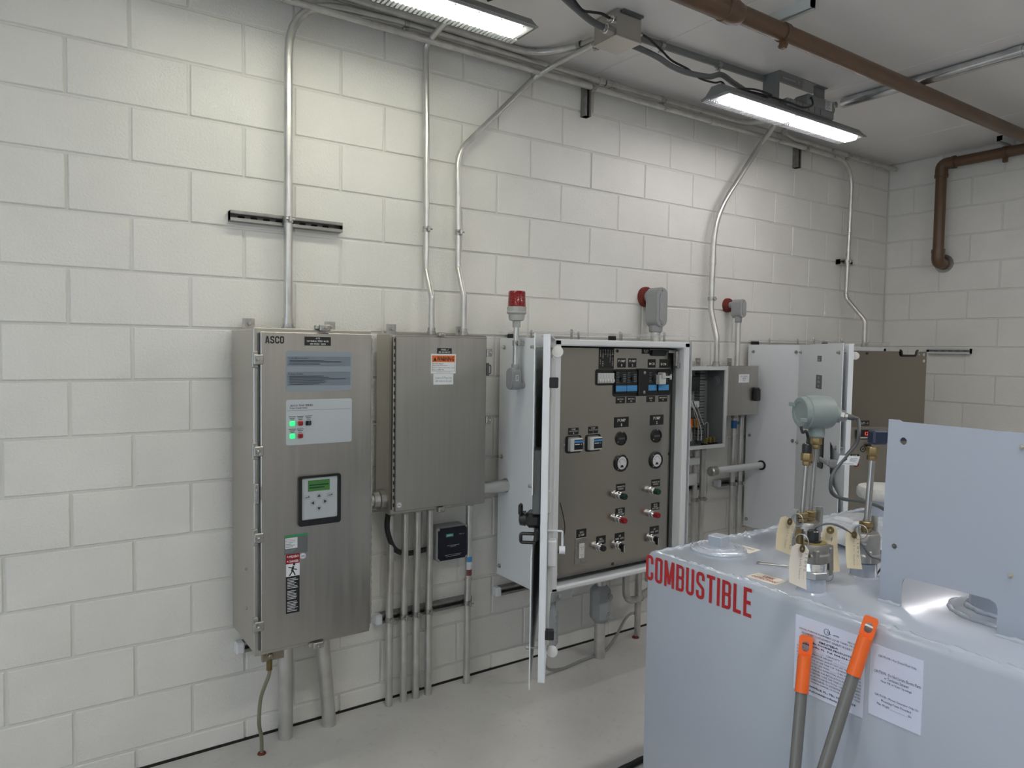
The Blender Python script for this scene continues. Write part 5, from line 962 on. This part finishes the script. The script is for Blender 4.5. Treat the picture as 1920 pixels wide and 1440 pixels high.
def probe(label, p0, p1, r, top, name='level_probe'):
    t = thing(name, label, 'probe', p0); mb = MB(); mb.tube([p0, p1], r, 14); emit('rod', mb, mat('steel_rod', (.40, .39, .37), .32, .9), t)
    mb = MB(); hexnut(mb, Vector(p0), .0125, .010); hexnut(mb, Vector(p0)+Z_*.011, .0145, .013); emit('gland_nut', mb, M_BRASS, t)
    mb = MB(); hexnut(mb, Vector(p1)-Z_*.012, .0105, .012); hexnut(mb, Vector(p1), .0145, .020); emit('brass_fitting', mb, M_BRASS, t)
    if top == 'cap':
        mb = MB(); mb.lathe(Vector(p1)+Z_*.020, Z_, [(.0125, 0), (.0125, .020), (.010, .024), (.004, .026)], 14); emit('cap', mb, M_BLACK, t)
        mb = MB(); q = Vector(p1)+Z_*.044; mb.tube(spline([q, q+V(.002, 0, .015), q+V(-.010, -.002, .032), q+V(-.022, 0, .030), q+V(-.024, .004, .045)]), .0035, 8); emit('lead', mb, M_RUB, t)
    return t
probe('thin steel probe with black cap, left of the round transmitter', (1.492, -1.957, 1.206), (1.504, -1.957, 1.362), .0058, 'cap')
tp = probe('thin steel probe topped by the grey-green round transmitter head', (1.528, -1.957, 1.206), (1.543, -1.957, 1.402), .0058, None, 'level_transmitter')
hc = Vector((1.543, -1.957, 1.485)); ax = Vector((-.9, .43, 0)).normalized()
mb = MB(); mb.lathe(hc-ax*.036, ax, [(.030, 0), (.041, .004), (.043, .010), (.043, .070), (.039, .073)], 32); mb.lathe(hc-Z_*.036, -Z_, [(.020, 0), (.020, .026), (.016, .030)], 16); sd = Vector((.50, -.85, -.14)).normalized(); mb.lathe(hc-ax*.012+sd*.030, sd, [(.021, 0), (.019, .016)], 16); emit('housing', mb, M_TRANS, tp)
mb = MB(); mb.lathe(hc+ax*.036, ax, [(.040, 0), (.040, .010), (.037, .013), (.027, .013), (.026, .011)], 32)
side = ax.cross(Z_)
for q in (side*.029+Z_*.018, -side*.029-Z_*.018): mb.box(*(hc+ax*.046+q-V(.006, .006, .005)), *(hc+ax*.062+q+V(.006, .006, .005)), c=.003)
emit('screw_cap', mb, M_TRANS, tp)
mb = MB(); g0 = hc-ax*.012+sd*.044; mb.lathe(g0, sd, [(.015, 0), (.015, .010), (.010, .012), (.010, .018)], 8); emit('cable_gland', mb, M_ALCAST, tp)
mb = MB(); mb.lathe(g0+sd*.016, sd, [(.0075, 0), (.0075, .014), (.0055, .018)], 12); emit('strain_relief', mb, M_CABLE, tp)
ck = thing('transmitter_cable', 'dark grey cable looping down from the round transmitter behind the tank plate', 'cable', (1.52, -2.02, 1.32)); gp = g0+sd*.032
mb = MB(); mb.tube(spline([gp, gp+sd*.008+V(.006, 0, -.004), (1.578, -2.050, 1.438), (1.576, -2.045, 1.410), (1.552, -2.030, 1.375), (1.525, -2.02, 1.341), (1.512, -2.02, 1.315), (1.520, -2.02, 1.288), (1.570, -2.02, 1.268), (1.669, -2.02, 1.249), (1.763, -2.02, 1.221), (1.84, -2.03, 1.17), (1.88, -2.05, 1.145)]), .0048, 8); emit('cable', mb, M_CABLE, ck)
lu = Vector((.843, -.45, -.05)).normalized(); lo = Vector((1.548, -2.030, 1.370))
pl_ = printed('cable_tag', ck, lo, lu, (Z_+lu*.3).normalized(), -.014, -.012, .040, .012, M_PAPER, [('t', 'O', .32, .62, .2, .5, 1, .05), ('q', .55, .72, .9, .76, 1), ('q', .55, .58, .9, .62, 1), ('q', .55, .44, .85, .48, 1), ('q', .1, .12, .8, .16, 1)], [M_PRINTK], .0008)
tb = probe('thicker steel probe topped by brass and a dark blue connector', (1.530, -2.105, 1.209), (1.545, -2.105, 1.392), .0075, None)
mb = MB(Matrix.Translation((1.554, -2.105, 1.437)) @ Matrix.Rotation(math.radians(-25), 4, 'Z')); mb.box(-.013, -.014, -.018, .026, .014, .016, c=.004); mb.box(.026, -.012, -.010, .10, .012, .014, c=.003); emit('connector', mb, M_DBLUE, tb)
# paper tags
def papertag(label, P, curl, lines, m=M_TAG):
    a, b, c, d = [Vector(p) for p in P]     # top-left, top-right, bottom-right, bottom-left
    t = thing('paper_tag', label, 'tag', (a+b)/2, 'paper tags tied to the couplings'); n = 10; mb = MB(); vs = []
    N = (b-a).cross(d-a).normalized()
    for th in (0, .0007):
        for i in range(n+1):
            v = i/n; l = a.lerp(d, v); r = b.lerp(c, v); off = N*(curl*math.sin(math.pi*v)+th); w = .25 if i == 0 else 0
            vs += [l.lerp(r, w)+off, r.lerp(l, w)+off]
    m_ = 2*(n+1); fs = []
    for i in range(n): fs += [(2*i, 2*i+1, 2*i+3, 2*i+2), (m_+2*i, m_+2*i+2, m_+2*i+3, m_+2*i+1), (2*i, 2*i+2, m_+2*i+2, m_+2*i), (2*i+1, m_+2*i+1, m_+2*i+3, 2*i+3)]
    fs += [(0, m_, m_+1, 1), (2*n, 2*n+1, m_+2*n+1, m_+2*n)]; mb.add(vs, fs); emit('paper', mb, m, t, smooth=False)
    U = (d-a).normalized(); Wv = (b-a); Wv = (Wv-U*Wv.dot(U)); w = Wv.length; Wv.normalize(); ln = (d-a).length
    nn = N if N.dot(cam.location-a) > 0 else -N
    mb = MB(); e = (a+b)/2+U*ln*.10+nn*(abs(curl)*.31+.0016); mb.lathe(e, nn, [(.0025, 0), (.0085, 0), (.0085, .001), (.0025, .001)], 16, caps=False); emit('eyelet', mb, M_OLDBR, t)
    mb = MB()
    for i, s in enumerate(lines):
        flip = U.cross(-Wv).dot(nn); UU = U if flip > 0 else U; VV = nn.cross(UU)
        vs2, fs2, (a0, b0, a1, b1) = textgeo(s, 0, 1); sx = ln*.66/(a1-a0); sy = w*.16/(b1-b0); cen = (a+b)/2+U*ln*.54+VV*(w*(.20-.30*i))+nn*(abs(curl)+.0016)
        mb.add([cen+UU*(x-(a0+a1)/2)*sx+VV*(y-(b0+b1)/2)*sy for x, y in vs2], fs2)
    emit('handwriting', mb, M_PRINTG, t, smooth=False)
    return t
papertag('cream paper tag hanging from the two-probe coupling', [(1.300, -2.030, 1.262), (1.352, -2.035, 1.240), (1.325, -2.040, 1.165), (1.275, -2.035, 1.185)], .004, ['(3) Stant Rx', '(2) 1/2 in. Gasket'])
papertag('pale paper tag nearest the tank edge with written numbers', [(1.175, -2.145, 1.240), (1.228, -2.150, 1.226), (1.214, -2.155, 1.136), (1.160, -2.150, 1.160)], .004, ['11892 ...', '(2) Leak Sensor'], M_TAGW)
papertag('manila paper tag hanging beside the single-probe coupling', [(1.400, -2.130, 1.238), (1.440, -2.140, 1.224), (1.438, -2.150, 1.142), (1.392, -2.140, 1.150)], .003, ['11892 ...', '(2) 2 in. Gasket'])
papertag('folded manila paper tag behind the dark capped coupling', [(1.385, -2.085, 1.235), (1.405, -2.105, 1.240), (1.398, -2.120, 1.135), (1.352, -2.085, 1.130)], .010, ['...'])
gw2 = thing('sensor_wire', 'thin grey wire arching from the dark coupling to the single-probe coupling', 'wire', (1.40, -2.12, 1.25)); mb = MB(); mb.tube(spline([(1.335, -2.09, 1.225), (1.325, -2.105, 1.246), (1.355, -2.12, 1.252), (1.405, -2.13, 1.232), (1.450, -2.14, 1.195), (1.480, -2.145, 1.165), (1.520, -2.145, 1.152), (1.55, -2.14, 1.135), (1.56, -2.12, TZ+.004)]), .0025, 6); emit('wire', mb, M_FLEX, gw2)
lw = thing('wire_loop', 'small loose loop of steel wire lying on the tank top', 'wire', (1.41, -1.93, TZ)); mb = MB(); mb.tube(spline([(1.425, -1.965, TZ+.003), (1.405, -1.935, TZ+.003), (1.385, -1.910, TZ+.003), (1.392, -1.902, TZ+.003), (1.412, -1.915, TZ+.003), (1.422, -1.945, TZ+.003), (1.440, -1.975, TZ+.003)]), .0016, 6); emit('wire', mb, M_ZINC, lw)
# ================================================================== BROOMS
def broom(label, top, low, gl):
    T = Vector(top); B = Vector(low); d = (B-T).normalized(); s = (T.z-ZF-.055)/-d.z; E_ = T+d*s
    t = thing('broom', label, 'broom', (E_.x, E_.y, ZF)); g = T+d*gl
    mb = MB(); mb.tube([T+d*(gl-.02), E_+d*.01], .0115, 18); emit('handle', mb, mat('grey_enamel_tube', (.17, .165, .155), .35, .2), t, ang=1.)
    view = (cam.location-T); view = (view-d*view.dot(d)).normalized(); sx = d.cross(view)
    mb = MB(); r = .0135; hw = .0135
    mb.lathe(T+d*.036, d, [(r*.98, 0), (r, .004), (r, gl-.040), (r*1.03, gl-.038), (r*1.03, gl-.036)], 20)
    out = rrect(-hw, -.038, hw, .004, .006); mb.plate(out, [[(-q[0], q[1]) for q in rrect(-.0072, -.028, .0072, -.008, .007)]], T-view*.0115, sx, -d, .023)
    emit('grip', mb, M_ORANGE, t, ang=.6)
    hd = Vector((0, 1, 0)); mb = MB(); mb.box(E_.x-.03, E_.y-.17, ZF+.035, E_.x+.03, E_.y+.17, ZF+.065, c=.006); emit('head', mb, M_DGREY, t)
    mb = MB(); mb.box(E_.x-.025, E_.y-.165, ZF, E_.x+.025, E_.y+.165, ZF+.036); emit('bristles', mb, M_DARK, t, smooth=False)
    return t
broom('grey broom handle with orange grip leaning on the tank, left one', (1.1985, -2.168, 1.040), (1.130, -2.197, .797), .108)
broom('grey broom handle with orange grip leaning on the tank, right one reaching the top edge', (1.2055, -2.300, 1.121), (1.105, -2.274, .844), .112)
fh = thing('floor_hose', 'short length of black hose on the floor behind the tank corner', 'hose', (1.6, -1.1, ZF)); mb = MB(); mb.tube(spline([(1.62, -1.06, ZF+.012), (1.74, -1.04, ZF+.012), (1.82, -1.035, ZF+.012), (1.95, -1.05, ZF+.012), (2.2, -1.25, ZF+.012), (2.3, -1.55, ZF+.012)]), .012, 10); emit('hose', mb, M_RUB, fh)
